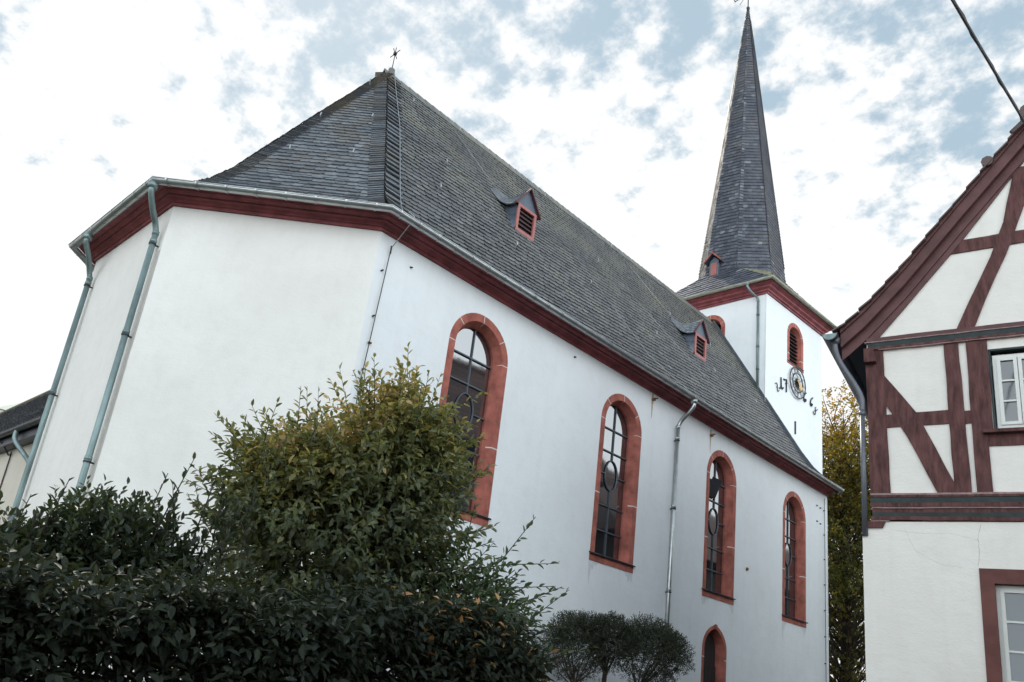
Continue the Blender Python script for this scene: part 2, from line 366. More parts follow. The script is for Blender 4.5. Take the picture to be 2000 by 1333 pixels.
# outward check: first wall's outward is +x
if outs[0][0] < 0: outs = [-o for o in outs]
mb = MB(); sweep(mb, path, outs, [(0.002, 8.44), (.04, 8.44), (.045, 8.49), (.075, 8.50), (.08, 8.515), (.12, 8.545), (.165, 8.56), (.17, 8.585), (.205, 8.59), (.25, 8.61), (.26, 8.64), (.38, 8.645), (.385, 8.68)])
for i in (0, -1):
    q = [(path[i][0] + outs[i][0] * d, path[i][1] + outs[i][1] * d, z) for d, z in [(0, 8.44), (.04, 8.44), (.08, 8.51), (.17, 8.58), (.26, 8.64), (.385, 8.68), (0, 8.68)]]
    mb.add(q, [tuple(range(7))])
mb.build('cornice', REDP, church)

# gutter, half round with rim and joints
def gutter(path, outs, off, z, r, name, m, parent, step=.42, ends=True):
    mb = MB(); prof = [(off + r * math.cos(t), z + r * math.sin(t)) for t in np.linspace(math.pi, 2 * math.pi, 13)]
    sweep(mb, path, outs, prof); sweep(mb, path, outs, [(off + (r - .008) * math.cos(t), z + .002 + (r - .008) * math.sin(t)) for t in np.linspace(math.pi, 2 * math.pi, 13)])
    P = [(p[0] + o[0] * (off + r), p[1] + o[1] * (off + r), z + .003) for p, o in zip(path, outs)]
    for a, b in zip(P, P[1:]): mb.tube([a, b], .011, 6)
    for a, b, oa, ob in zip(path, path[1:], outs, outs[1:]):
        a = np.array(a, float); b = np.array(b, float); ln = np.linalg.norm(b - a); k = max(1, int(ln / step))
        for i in range(k):
            for w in (0,):
                t = (i + .5) / k; t2 = t + .028 / ln
                rows = []
                for tt in (t, t2):
                    p = a + (b - a) * tt; o = oa + (ob - oa) * tt
                    rows.append([(p[0] + o[0] * (off + (r + .012) * math.cos(x)), p[1] + o[1] * (off + (r + .012) * math.cos(x)), z + (r + .012) * math.sin(x)) for x in np.linspace(math.pi, 2 * math.pi, 13)])
                ring(mb, rows[0], rows[1])
    if ends:
        for i in (0, -1):
            mb.add([(path[i][0] + outs[i][0] * d, path[i][1] + outs[i][1] * d, zz) for d, zz in prof], [tuple(range(len(prof)))])
    return mb.build(name, m, parent, smooth=True)
gutter(path, outs, .455, 8.635, .078, 'gutter', ZINC, church)

# roof facets
mb = MB()
SL = sum(math.hypot(b[0] - a[0], b[1] - a[1]) for a, b in zip(RP, RP[1:]))
def arc(prof): 
    s = [0]
    for a, b in zip(prof, prof[1:]): s.append(s[-1] + math.hypot(b[0] - a[0], b[1] - a[1]))
    return s
def eo(p, o, d): return np.array((p[0] + o[0] * d, p[1] + o[1] * d))
EV = [eo(p, o, .40) for p, o in zip(path, outs)]        # eave corners
EV[0] = np.array((-9.6, YE + .04)); EV[5] = np.array((-19.15, YE + .04))
O2v = np.array(O2)
def facet(e0, e1, apex0, apex1, m, under, **kw):
    """e0->e1 along the eave, apex0/apex1 the upper edge's ends; straight hips are met by clipping in (a, d) turned into (a, s)"""
    ad = e1 - e0; ln = np.linalg.norm(ad); ad = ad / ln; inw = np.array((-ad[1], ad[0]))
    if inw @ (apex0 - e0) < 0: inw = -inw
    dm = inw @ (apex0 - e0); k = dm / 4.775; prof = [(d * k, z) for d, z in RP]; s = arc(prof)
    # hips are kinked in s where the profile bends: build the polygon through every knot
    left = []; right = []
    for (d, z), sv in zip(prof, s):
        f = d / dm; p = e0 + (apex0 - e0) * f; q = e1 + (apex1 - e1) * f
        left.append(((p - e0) @ ad, sv)); right.append(((q - e0) @ ad, sv))
    return e0, ad, inw, prof, left, right, ln
def roof_facet(e0, e1, a0, a1, m, under, h, w, tilt):
    e0, ad, inw, prof, left, right, ln = facet(e0, e1, a0, a1, m, under)
    for i in range(len(left) - 1):                        # convex strips between profile knots, courses kept in step by one seed
        clip = [left[i], right[i], right[i + 1], left[i + 1]]
        clip = [c for k, c in enumerate(clip) if k == 0 or abs(c[0] - clip[k - 1][0]) + abs(c[1] - clip[k - 1][1]) > 1e-6]
        yield (np.array((*e0, prof[0][1])), ad, inw, prof, clip)
def lay(mb, e0, e1, a0, a1, m, under, h, w, tilt, lift=.02):
    pieces = list(roof_facet(e0, e1, a0, a1, m, under, h, w, tilt))
    clips = [p[4] for p in pieces]
    # merge the strips into one polygon when it is convex enough: use kick strip(s) + main strip
    for p in pieces: slates(mb, p[0], p[1], p[2], p[3], p[4], h, w, tilt, lift, m, under)
random.seed(3)
lay(mb, EV[1], EV[0], O2v, np.array((O2[0], YE + .04)), 0, 1, .175, .22, R(7), .022)
mbN = mb
mbN.build('nave_roof', [SLATE, UNDER], church, label='grey slate slope browned by lichen towards the ridge')
mb = MB(); lay(mb, EV[2], EV[1], O2v, O2v, 0, 1, .165, .22, R(2.0), .022)
lay(mb, EV[3], EV[2], O2v, O2v, 0, 1, .205, .26, 0, .012); lay(mb, EV[4], EV[3], O2v, O2v, 0, 1, .24, .4, 0, .022)
mb.build('apse_roof', [SLATE_A, UNDER], church, label='blue grey slate hip over the apse')
mb = MB(); lay(mb, EV[5], EV[4], np.array((O2[0], YE + .04)), O2v, 0, 1, .3, .6, 0)
mb.build('nave_roof', [SLATE, UNDER], church, label='far slope of the nave roof')

# hip and ridge slates
mb = MB()
hipA = [np.array((*(EV[1] + (O2v - EV[1]) * (d / 4.775)), z)) for d, z in RP]
hipB = [np.array((*(EV[2] + (O2v - EV[2]) * (d / 4.775)), z)) for d, z in RP]
def along(pl, s):
    for a, b in zip(pl, pl[1:]):
        l = np.linalg.norm(b - a)
        if s <= l: return a + (b - a) * s / l, (b - a) / l
        s -= l
    return pl[-1], (pl[-1] - pl[-2]) / np.linalg.norm(pl[-1] - pl[-2])
def hipslates(mb, pl, side, width, step, lift, slant):
    tot = sum(np.linalg.norm(b - a) for a, b in zip(pl, pl[1:])); s = 0.1
    while s < tot - .1:
        p, t = along(pl, s); p2, t2 = along(pl, s + step * 1.3)
        sd = np.array(side(t)); sd /= np.linalg.norm(sd); nn = np.cross(t, sd); nn = nn if nn[2] > 0 else -nn
        lo = lift * random.uniform(.9, 1.3); sl = t * slant
        V = [p + nn * lo, p + sd * width + sl + nn * (lo * .9), p2 + sd * width + sl + nn * .012, p2 + nn * .016]
        mb.add(V, [(0, 1, 2, 3)], 0, random.betavariate(2, 2.2))
        mb.add([V[0], V[1], V[1] - nn * .03, V[0] - nn * .03], [(0, 1, 2, 3)], 0, .1)
        mb.add([V[1], V[2], V[2] - nn * .03, V[1] - nn * .03], [(0, 1, 2, 3)], 0, .1)
        s += step
nz = lambda n: np.array(n, float) / np.linalg.norm(n)
nN = nz((5.8, 0, 3.425)); nA = nz((.7071 * 5.8, -.7071 * 5.8, 3.425 * 1.05)); nB = nz((0, -5.8, 3.425 * 1.08))
hipslates(mb, hipA, lambda t: np.cross(nN, t) if np.cross(nN, t)[1] > 0 else -np.cross(nN, t), .42, .23, .07, .16)
hipslates(mb, hipA, lambda t: np.cross(nA, t) if np.cross(nA, t)[0] < 0 else -np.cross(nA, t), .30, .11, .045, -.06)
hipslates(mb, hipB, lambda t: np.cross(nA, t) if np.cross(nA, t)[0] > 0 else -np.cross(nA, t), .25, .07, .05, 0)
hipslates(mb, hipB, lambda t: np.cross(nB, t) if np.cross(nB, t)[0] < 0 else -np.cross(nB, t), .25, .07, .05, 0)
mb.build('hip_slates', SLATE_A, church)
mb = MB(); y = O2[1] - .1
while y < YE - .25:
    for sx in (1, -1):
        q = [(O2[0], y, 15.80), (O2[0], y + .36, 15.775), (O2[0] + sx * .19, y + .36, 15.455), (O2[0] + sx * .19, y, 15.47)]
        mb.add(q, [(0, 1, 2, 3)], 0, random.betavariate(2, 2))
        mb.add([q[0], q[3], (q[3][0] - sx * .02, y, q[3][2] - .02), (O2[0], y, 15.75)], [(0, 1, 2, 3)], 0, .1)
    y += .28
mb.build('ridge_slates', SLATE, church)
# metal flashing along the verge against the tower
mb = MB(); pl = [np.array((-9.6 - d, YE + .02, z)) for d, z in RP]
for a, b in zip(pl, pl[1:]):
    n = nz(np.cross(b - a, (0, 1, 0))); n = n if n[2] > 0 else -n
    mb.hexa([a - n * .16, b - n * .16, b - n * .16 + (0, .09, 0), a - n * .16 + (0, .09, 0)], [a + n * .11, b + n * .11, b + n * .11 + (0, .09, 0), a + n * .11 + (0, .09, 0)])
mb.build('verge_flashing', m_plain('slate_blue_flashing', (.10, .115, .135), .45, .4, .3), church)

# finial cross at the ridge end
mb = MB(); fx, fy = O2[0], O2[1] + .12
mb.tube([(fx, fy, 15.6), (fx, fy, 15.9)], [.10, .085], 10, 1); mb.tube([(fx, fy, 15.85), (fx, fy, 16.62)], [.014, .011], 6)
for dx, dy in ((.17, .02), (.07, -.12)): mb.tube([(fx - dx, fy - dy, 16.38), (fx + dx, fy + dy, 16.46)], .011, 5)
mb.tube([(fx - .06, fy + .02, 16.47), (fx + .06, fy - .02, 16.37)], .014, 5); mb.box((fx - .035, fy - .035, 16.38), (fx + .035, fy + .035, 16.45))
mb.build('ridge_cross', [IRON, SLATE_A], church)

# windows
def came(mb, fr, p, q, d, w=.024, m=0):
    p = np.array(p, float); q = np.array(q, float); t = (q - p) / np.linalg.norm(q - p); n = np.array((-t[1], t[0])) * w / 2
    poly = [p + n, p - n, q - n, q + n]; mb.prism([fr(a[0], a[1], d) for a in poly], fr.n * .03, m)
def arched_window(fr, c, wo, zb, zs, parent, kind='church', rise=None):
    rise = rise or wo; N = 20
    def row(k, d, zbk): return [fr(a, z, d) for a, z in arch(wo - k, zb + zbk, zs, rise - k, c, N)]
    f = .155 if kind == 'church' else .17; sp = .25 if kind == 'church' else .24
    sill = .17 if kind == 'church' else .12
    w = MB(); o_out, o_fr, o_spl, o_in = row(0, 0, 0), row(0, .006, 0), row(f, .006, sill), row(sp, -.16, sill)
    o_deep = row(sp, -.30, sill)
    ring(w, o_out, o_fr); ring(w, o_fr, o_spl); ring(w, o_spl, o_in); ring(w, o_in, o_deep)
    # sill stone
    w.hexa([fr(c - wo - .01, zb, 0), fr(c + wo + .01, zb, 0), fr(c + wo + .01, zb, .012), fr(c - wo - .01, zb, .012)], [fr(c - wo - .01, zb + sill, 0), fr(c + wo + .01, zb + sill, 0), fr(c + wo + .01, zb + sill, .012), fr(c - wo - .01, zb + sill, .012)])
    w.add([fr(c - wo + f, zb + sill - .004, .01), fr(c + wo - f, zb + sill - .004, .01), fr(c + wo - f, zb + sill + .05, -.3), fr(c - wo + f, zb + sill + .05, -.3)], [(0, 1, 2, 3)])
    # joints of the stones
    fine = 160
    def rowf(k, d): return [fr(a, z, d) for a, z in arch(wo - k, zb + sill, zs, rise - k, c, fine)]
    F0, F1, F2 = rowf(0, .0085), rowf(f, .0085), rowf(sp - .002, -.158)
    js = [fine // 2 + 1, 36, fine - 34, 2, fine] if kind == 'church' else [fine // 2, 20, fine - 20]
    for j in js:
        for X, Y in ((F0, F1), (F1, F2)): w.add([X[j], X[j + 1], Y[j + 1], Y[j]], [(0, 1, 2, 3)], 1)
    H = zs - zb
    for jz in ([zb + .47 * H] if kind == 'church' else [zb + .35 * H]):
        for sg in (-1, 1):
            dz = .011
            w.add([fr(c + sg * wo, jz - dz, .0085), fr(c + sg * (wo - f), jz - dz, .0085), fr(c + sg * (wo - f), jz + dz, .0085), fr(c + sg * wo, jz + dz, .0085)], [(0, 1, 2, 3)], 1)
            w.add([fr(c + sg * (wo - f), jz - dz, .0085), fr(c + sg * (wo - sp + .002), jz - dz, -.158), fr(c + sg * (wo - sp + .002), jz + dz, -.158), fr(c + sg * (wo - f), jz + dz, .0085)], [(0, 1, 2, 3)], 1)
    win = w.build('arched_window', [SAND, MORT], parent)
    def child(mb_, name, m):
        o = mb_.build(name, m, None); o.parent = win; return o
    wi = wo - sp; ri = rise - sp; z0 = zb + sill
    if kind == 'church':
        G = MB(); pts = [fr(a, z, -.21) for a, z in arch(wi + .01, z0, zs, ri + .01, c, N)]; G.add(pts, [tuple(range(len(pts)))])
        child(G, 'glass', GLASS)
        bmb = MB(); zt = zs + ri; zo = zb + .515 * (zs + rise - zb); ew, eh = .225, .34
        came(bmb, fr, (c, z0 + .03), (c, zo - eh), -.21); came(bmb, fr, (c, zo + eh), (c, zt - .005), -.21)
        lev = [z0 + .62, z0 + 1.22, zo + eh + .30, zs - .02] 
        lev = [zb + .74, zb + 1.30, zb + 2.53, zs - .06]
        for z in lev:
            hw = wi if z <= zs else wi * math.sqrt(max(.05, 1 - ((z - zs) / ri) ** 2)); came(bmb, fr, (c - hw + .01, z), (c + hw - .01, z), -.205, .027)
        came(bmb, fr, (c - wi + .01, zo), (c - ew, zo), -.205, .027); came(bmb, fr, (c + ew, zo), (c + wi - .01, zo), -.205, .027)
        el = [(c + ew * math.cos(t), zo + eh * math.sin(t)) for t in np.linspace(0, 2 * math.pi, 33)]
        bmb.tube([fr(a, z, -.19) for a, z in el], .017, 6, cap=False)
        child(bmb, 'glazing_bars', LEADM)
        sl = MB(); sl.hexa([fr(c - wo - .03, z0 - .005, -.02), fr(c + wo + .04, z0 - .005, -.02), fr(c + wo + .04, z0 - .035, .05), fr(c - wo - .03, z0 - .035, .05)], [fr(c - wo - .03, z0 + .02, -.02), fr(c + wo + .04, z0 + .02, -.02), fr(c + wo + .04, z0 - .01, .055), fr(c - wo - .03, z0 - .01, .055)])
        child(sl, 'sill_cover', SHEET)
    else:
        G = MB(); pts = [fr(a, z, -.29) for a, z in arch(wi + .01, z0, zs, ri + .01, c, N)]; G.add(pts, [tuple(range(len(pts)))])
        child(G, 'dark_opening', DARK)
        z = z0 + .06; k = 0
        lv = MB()
        while z < zs + ri - .08:
            hw = wi if z <= zs else wi * math.sqrt(max(.05, 1 - ((z + .06 - zs) / ri) ** 2 if z + .06 - zs < ri else .05))
            lv.hexa([fr(c - hw, z, -.08), fr(c + hw, z, -.08), fr(c + hw, z + .09, -.24), fr(c - hw, z + .09, -.24)], [fr(c - hw, z + .018, -.08), fr(c + hw, z + .018, -.08), fr(c + hw, z + .108, -.24), fr(c - hw, z + .108, -.24)])
            z += .155
        child(lv, 'louvre', LOUV)
        sl = MB(); sl.hexa([fr(c - wo + .02, z0 - .03, 0), fr(c + wo, z0 - .03, 0), fr(c + wo, z0 - .03, .04), fr(c - wo + .02, z0 - .03, .04)], [fr(c - wo + .02, z0, 0), fr(c + wo, z0, 0), fr(c + wo, z0 - .01, .04), fr(c - wo + .02, z0 - .01, .04)])
        child(sl, 'sill_cover', SHEET)
    return win
for i, c in enumerate(WY):
    w = arched_window(FN, c, WO, WZB, WZS, church)
    if i == 2:
        w['label'] = 'arched window with its upper left vent pane tilted open'
        v = MB(); z0, z1 = WZS - .52, WZS - .02
        v.add([FN(c - .52, z0, -.172), FN(c - .02, z0, -.172), FN(c - .02, z1, -.172), FN(c - .52, z1, -.172)], [(0, 1, 2, 3)], 1)
        a, b = FN(c - .52, z0, -.16), FN(c - .02, z0, -.16)
        v.hexa([FN(c - .52, z0 + .02, -.165), FN(c - .02, z0 + .02, -.165), FN(c - .02, z0 + .46, .02), FN(c - .52, z0 + .46, .02)], [FN(c - .52, z0 + .045, -.165), FN(c - .02, z0 + .045, -.165), FN(c - .02, z0 + .475, .03), FN(c - .52, z0 + .475, .03)])
        o = v.build('vent_pane', [SHEET, DARK], None); o.parent = w
DRIP = m_plain('sill_drip_stain', (.69, .70, .71), .9, 0, .12, 9)
for i, c in enumerate(WY):
    for sg in (-1, 1):
        pl = [(c + sg * .80, WZB - .005)]
        k = 7; top_ = []; x0_, x1_ = c + sg * .80, c + sg * .45
        low_ = []
        for j in range(k + 1):
            f = j / k; low_.append((x0_ + (x1_ - x0_) * f + random.uniform(-.01, .01), WZB - .03 - (1 - f) ** 1.5 * random.uniform(.05, .75) * (1 if j % 2 else .35)))
        pl = [(x1_, WZB - .004), (x0_, WZB - .004)] + low_
        mb = MB(); mb.add([FN(a, z, .002) for a, z in pl], [tuple(range(len(pl)))]); mb.build('drip_stain', DRIP, church)
# side door
mb = MB(); N = 24
def drow(k, d): return [FN(a, z, d) for a, z in arch(.6 - k, 0, 2.86, .56 - k * .8, 18.36, N, .03)]
ring(mb, drow(0, 0), drow(0, .006)); ring(mb, drow(0, .006), drow(.105, .006)); ring(mb, drow(.105, .006), drow(.15, -.25))
for sg in (-1, 1): mb.add([FN(18.36 + sg * .6, 2.66, .009), FN(18.36 + sg * .495, 2.66, .009), FN(18.36 + sg * .495, 2.68, .009), FN(18.36 + sg * .6, 2.68, .009)], [(0, 1, 2, 3)], 1)
mb.prism([FN(18.36 + a, 3.40 + z, 0) for a, z in ((-.05, -.02), (.05, -.02), (.075, .06), (0, .085), (-.075, .06))], FN.n * .03)
door = mb.build('door_surround', [SAND, MORT], church)
G = MB(); pts = drow(.155, -.22); G.add(pts, [tuple(range(len(pts)))])
for k in range(5): G.hexa(*[[FN(18.36 - .44 + .18 * k, z, -.22), FN(18.36 - .44 + .18 * k + .165, z, -.22), FN(18.36 - .44 + .18 * k + .165, z, -.195), FN(18.36 - .44 + .18 * k, z, -.195)] for z in (0.02, 2.5)])
o = G.build('door', DOORW, None); o.parent = door

# downpipes
def pipe(pts, straight, r, m, parent, joints, top=None, fr=None):
    mb = MB(); P = smoothpath(pts, 6); mb.tube(P, r, 12)
    mb.tube([P[-1], straight], r, 12)
    for z in joints:
        t = (z - P[-1][2]) / (straight[2] - P[-1][2]); c = P[-1] + (np.array(straight) - P[-1]) * t
        mb.tube([c + (0, 0, .03), c - (0, 0, .03)], r * 1.17, 12)
    q = P[-1]; mb.tube([q + (0, 0, .02), q - (0, 0, .05)], r * 1.13, 12)
    if top is not None: mb.tube([np.array(top) + (0, 0, .0), np.array(top) - (0, 0, .1), P[0] - (0, 0, .0)], [r * 1.75, r * 1.5, r * 1.02], 12)
    o = mb.build('downpipe', m, parent, smooth=True)
    for z in joints:
        bk = MB(); t = (z - P[-1][2]) / (straight[2] - P[-1][2]); c = P[-1] + (np.array(straight) - P[-1]) * t
        bk.tube([c - (0, 0, .045), c - (0, 0, .07)], r * 1.25, 10)
        if fr is not None: bk.tube([c - (0, 0, .057), c - (0, 0, .057) - np.array(fr) * .12], .014, 6)
        b = bk.build('pipe_bracket', IRON, None); b.parent = o
    return o
pipe([(-12.42, 3.545, 8.5), (-12.43, 3.55, 8.42), (-12.55, 3.68, 8.22), (-12.70, 3.83, 8.08), (-12.73, 3.90, 7.92)], (-12.73, 3.90, 0), .052, COPP, church, [7.75, 6.05, 3.9, 2.2], (-12.42, 3.545, 8.58), (0, -1, 0))
pipe([(-15.42, 3.545, 8.5), (-15.44, 3.55, 8.42), (-15.6, 3.70, 8.24), (-15.8, 3.83, 8.08), (-15.84, 3.90, 7.92)], (-15.84, 3.90, 0), .052, COPP, church, [7.8, 5.5, 3.2], (-15.42, 3.545, 8.58), (0, -1, 0))
pipe([(-9.545, 16.12, 8.5), (-9.55, 16.12 - .01, 8.4), (-9.66, 16.12 - .03, 8.24), (-9.84, 16.08, 8.06), (-9.91, 16.05, 7.9)], (-9.91, 16.0, 0), .05, ZINC, church, [7.6, 5.9, 3.95], (-9.545, 16.12, 8.58), (1, 0, 0))
# dirt streak left behind the apse downpipe
mb = MB(); zz = np.linspace(7.6, 2.0, 40); L_ = []; R_ = []
for z in zz:
    w = .16 + .12 * random.random() + .05 * math.sin(z * 3)
    L_.append((-12.70 + .02 * random.random(), 4.0025, z)); R_.append((min(-12.57, -12.66 + .5 * w), 4.0025, z))
ring(mb, L_, R_); mb.build('water_stain', DIRT, church)
# wall anchors with rust streaks
for y, z in ((15.01, 8.27), (17.78, 8.22)):
    mb = MB(); mb.tube([FN(y, z, 0), FN(y + .02, z, .07)], .035, 8); mb.tube([FN(y - .02, z + .02, .05), FN(y + .10, z + .05, .08)], .018, 6)
    a = mb.build('iron_anchor', RUST, church)
    mb = MB(); q = [(-.03, .15), (.03, .16), (.05, .02), (.03, -.12), (.012, -.42), (.0, -.5), (-.012, -.42), (-.03, -.15), (-.05, 0)]
    mb.add([FN(y + s, z + t, .003) for s, t in q], [tuple(range(len(q)))]); o = mb.build('rust_streak', RUSTST, None); o.parent = a
for y, z, r in ((19.92, 5.13, .05), (7.31, 8.1, .02), (6.75, 6.43, .03), (11.97, 8.2, .022), (24.45, 7.95, .025), (24.7, 7.93, .025), (24.45, 7.45, .025), (24.7, 7.42, .025)):
    mb = MB(); mb.tube([FN(y, z, 0), FN(y + .01, z - .01, .05)], [r, r * .6], 7); mb.build('wall_stud', RUST if r > .027 else IRON, church)
# lightning conductor
def wire(pts, r, name, parent, m=WIREM):
    mb = MB(); mb.tube(pts, r, 5); return mb.build(name, m, parent, smooth=True)
hp = []
for d, z in RP[::-1]:
    p = EV[1] + (O2v - EV[1]) * (d / 4.775); hp.append(np.array((p[0], p[1] + .34 * (1 if d < 4.7 else .5), z)) + nN * .085)
wire(hp + [np.array((-9.52, 6.72, 8.74)), np.array((-9.50, 6.84, 8.70)), np.array((-9.50, 6.82, 8.6)), np.array((-9.93, 6.80, 8.22))], .0085, 'lightning_conductor', church)
mb = MB(); mb.tube([(-9.95, 6.80, 8.22), (-9.955, 6.70, 5.8), (-9.955, 6.68, 0)], .009, 5)
mb.tube([(-9.945, 6.80, 8.25), (-9.945, 6.80, 8.1)], .016, 6)
for z in (7.75, 6.9, 5.95, 5, 4): mb.tube([(-10, 6.72, z), (-9.945, 6.72, z)], .016, 6)
mb.build('lightning_conductor', IRON, church)
def onroof(y, d, l=.06): z = np.interp(d, [p[0] for p in RP], [p[1] for p in RP]); return np.array((-9.6 - d, y, z)) + nN * l
wire([onroof(10.6, 4.7), onroof(11.2, 3.9), onroof(11.6, 3.4)], .0055, 'lightning_conductor', church)
wire([onroof(18.5, 4.7), onroof(19.6, 3.7), onroof(20.1, 3.3)], .0055, 'lightning_conductor', church)
wire([onroof(14.6, 2.9), onroof(16.0, 1.3), onroof(16.9, .25), np.array((-9.5, 17.0, 8.72)), np.array((-9.52, 16.8, 8.45))], .0055, 'lightning_conductor', church)
wire([onroof(17.0, 3.2), onroof(20.5, .35)], .0055, 'lightning_conductor', church)
mb = MB(); mb.tube([(-9.96, 24.98, 8.3), (-9.96, 24.98, 0)], .009, 5)
for z in np.arange(7.9, .5, -.78): mb.tube([(-10, 24.98, z), (-9.95, 24.98, z)], .018, 6)
mb.build('lightning_conductor', IRON, church)
# roof hooks
def hook(p, n, up):
    mb = MB(); p = np.array(p); up = nz(up); n = np.array(n)
    mb.tube([p + n * .02, p + n * .11 - up * .02, p + n * .14 + up * .06, p + n * .10 + up * .13], [.016, .015, .013, .011], 5)
    mb.build('roof_hook', WIREM, church)
upN = np.array((-3.425, 0, 5.8)); upA = np.array((-3.5 * .7071, 3.5 * .7071, 5.8))
for y, d in ((11.0, 4.45), (14.6, 4.45), (18, 4.45), (9.55, 2.9), (8.85, 2.05), (11.2, 1.9), (14.5, 2.3), (15.97, 3.3), (17.4, 2.1), (19.8, 3.25), (20.9, 2.2), (22.3, 3.2), (23.5, 2.1), (9.2, 4.2)):
    hook(onroof(y, d, .02), nN, upN)
for x, y, z in ((-12.03, 6.92, 11.0), (-12.86, 5.98, 10.86), (-13.49, 6.78, 12.51), (-13.85, 8.0, 14.5), (-12.65, 7.55, 12.6)):
    hook(np.array((x, y, z)) + nA * .03, nA, upA)

# dormers
BARGE = m_plain('dark_barge_paint', (.10, .03, .036), .6)
SWEPT = m_slate('swept_dormer_slate', [(0, (.06, .065, .075)), (.5, (.17, .185, .20)), (1, (.34, .36, .37))], rough=.38)
def dormer(yc):
    xf = -12.08; zb = 11.93; w = .37
    d = thing('dormer', (xf, yc, zb), None, None); d.parent = church; d.location = Vector((xf, yc, zb)) - Vector(church.location)
    base = np.array((xf, yc, zb)); P = lambda a, z, dpt=0: (dpt, a, z)          # local coords: x outward
    def ch(m_, name, mats, smooth=False):
        o = m_.build(name, mats, None, smooth); o.parent = d; return o
    zr = lambda x: -1.693 * x                                                    # roof slope z rise per metre inward (local, x<0)
    m_ = MB()                                                                    # cheeks with flared feet
    for sg in (-1, 1):
        for i in range(6):
            t0, t1 = i / 6, (i + 1) / 6; z0, z1 = .74 * t0 - .02, .74 * t1 - .02
            fl = lambda t: .16 * (1 - t) ** 2
            xa, xb = -.62 * (t0 * .74 + .0), -.62 * (t1 * .74)
            m_.add([(0.0, sg * (w - .02), z0), (-z0 / 1.693 - .06, sg * (w - .02 + fl(t0)), z0 + .05), (-z1 / 1.693 - .06, sg * (w - .02 + fl(t1)), z1 + .05), (0.0, sg * (w - .02), z1)], [(0, 1, 2, 3)], 0, random.random())
            m_.add([(-z0 / 1.693 - .06, sg * (w - .02 + fl(t0)), z0 + .05), (-z1 / 1.693 - .06, sg * (w - .02 + fl(t1)), z1 + .05), (-z1 / 1.693 - .14, sg * (w + .28 + fl(t1)), z1 + .12), (-z0 / 1.693 - .14, sg * (w + .28 + fl(t0)), z0 + .12)], [(0, 1, 2, 3)], 1, random.random())
    m_.add([(.01, -w, .74), (.01, w, .74), (.01, 0, 1.3)], [(0, 1, 2)], 0, .35)   # slated gable
    m_.hexa([(-.02, -w, -.16), (-.02, w, -.16), (.10, w, -.2), (.10, -w, -.2)], [(-.02, -w, -.02), (-.02, w, -.02), (.03, w, -.02), (.03, -w, -.02)], 0, .5)
    ch(m_, 'cheek', [SLATE_B, SWEPT])
    m_ = MB()                                                                    # swept roof: ridge dips back into the nave slope
    for sg in (-1, 1):
        G_ = smoothpath([(.07, 0, 1.33), (-.2, 0, 1.31), (-.45, -.0, 1.31), (-.68, .08 * sg, 1.33), (-.86, .34 * sg, 1.51)], 4)
        E_ = smoothpath([(.07, sg * .46, .69), (-.12, sg * .46, .70), (-.30, sg * .50, .76), (-.48, sg * .57, .90), (-.70, sg * .70, 1.22)], 4)
        nI = len(G_) - 1; nJ = 6
        for j in range(nJ):
            for i in range(nI):
                f0, f1 = j / nJ, (j + 1.15) / nJ; up = .022
                q = [E_[i] + (G_[i] - E_[i]) * f0 + (0, 0, up), E_[i + 1] + (G_[i + 1] - E_[i + 1]) * f0 + (0, 0, up), E_[i + 1] + (G_[i + 1] - E_[i + 1]) * min(1, f1), E_[i] + (G_[i] - E_[i]) * min(1, f1)]
                r_ = random.betavariate(2, 1.4); m_.add(q, [(0, 1, 2, 3)], 0, r_); m_.add([q[0], q[1], q[1] - (0, 0, .03), q[0] - (0, 0, .03)], [(0, 1, 2, 3)], 0, 0)
    ch(m_, 'dormer_roof', SWEPT)
    m_ = MB()                                                                    # barge boards
    for sg in (-1, 1):
        m_.hexa([(.02, sg * (w + .09), .66), (.09, sg * (w + .09), .66), (.09, 0, 1.30), (.02, 0, 1.30)], [(.02, sg * (w + .105), .70), (.09, sg * (w + .105), .70), (.09, 0, 1.352), (.02, 0, 1.352)])
    ch(m_, 'barge_board', BARGE)
    m_ = MB()
    for a0, a1, z0, z1 in ((-w + .02, -w + .10, 0, .74), (w - .10, w - .02, 0, .74), (-w + .02, w - .02, .67, .75), (-w + .02, w - .02, -.02, .07)): m_.box((-.02, a0, z0), (.035 + .002 * random.random(), a1, z1))
    ch(m_, 'louvre_frame', REDL)
    m_ = MB(); m_.box((-.06, -w + .09, .05), (-.05, w - .09, .7)); ch(m_, 'dark_opening', DARK)
    m_ = MB()
    for k in range(5):
        z = .08 + .12 * k; m_.hexa([(.0, -w + .09, z), (.0, w - .09, z), (-.05, w - .09, z + .07), (-.05, -w + .09, z + .07)], [(.0, -w + .09, z + .016), (.0, w - .09, z + .016), (-.05, w - .09, z + .086), (-.05, -w + .09, z + .086)])
    ch(m_, 'louvre', LOUV)
    return d
dormer(12.06); dormer(20.6)

# ------------------------------------------------------------------ bell tower
tower = thing('bell_tower', (-14.45, 27.5, 0), 'white square bell tower with clock and tall slate spire behind the nave roof', 'tower')
TQ = [(-16.75, 25.3), (-12.15, 25.3), (-11.92, 29.73), (-16.75, 29.73)]
TZ = 16.42
te = nz((.23, 4.43, 0)); tn = nz((4.43, -.23, 0)); FT = Frame((-12.15, 25.34, 0), te, tn); FT.O = np.array((-12.15, 25.3, 0.))
FF = Frame((-16.75, 25.345, 0), (1, 0, 0), (0, -1, 0))
TL = 4.436
BW = dict(wo=.64, zb=14.18, zs=15.40)
mb = MB()
ar = arch(.64, 14.18, 15.40, .64, 2.24)
wall_bay(mb, FT, 0, TL, 0, TZ + .3, ar)
ar = arch(.64, 14.18, 15.40, .64, 2.3)
FF.O = np.array((-16.75, 25.345, 0.)); wall_bay(mb, FF, 0, 4.6, 0, TZ + .3, ar)
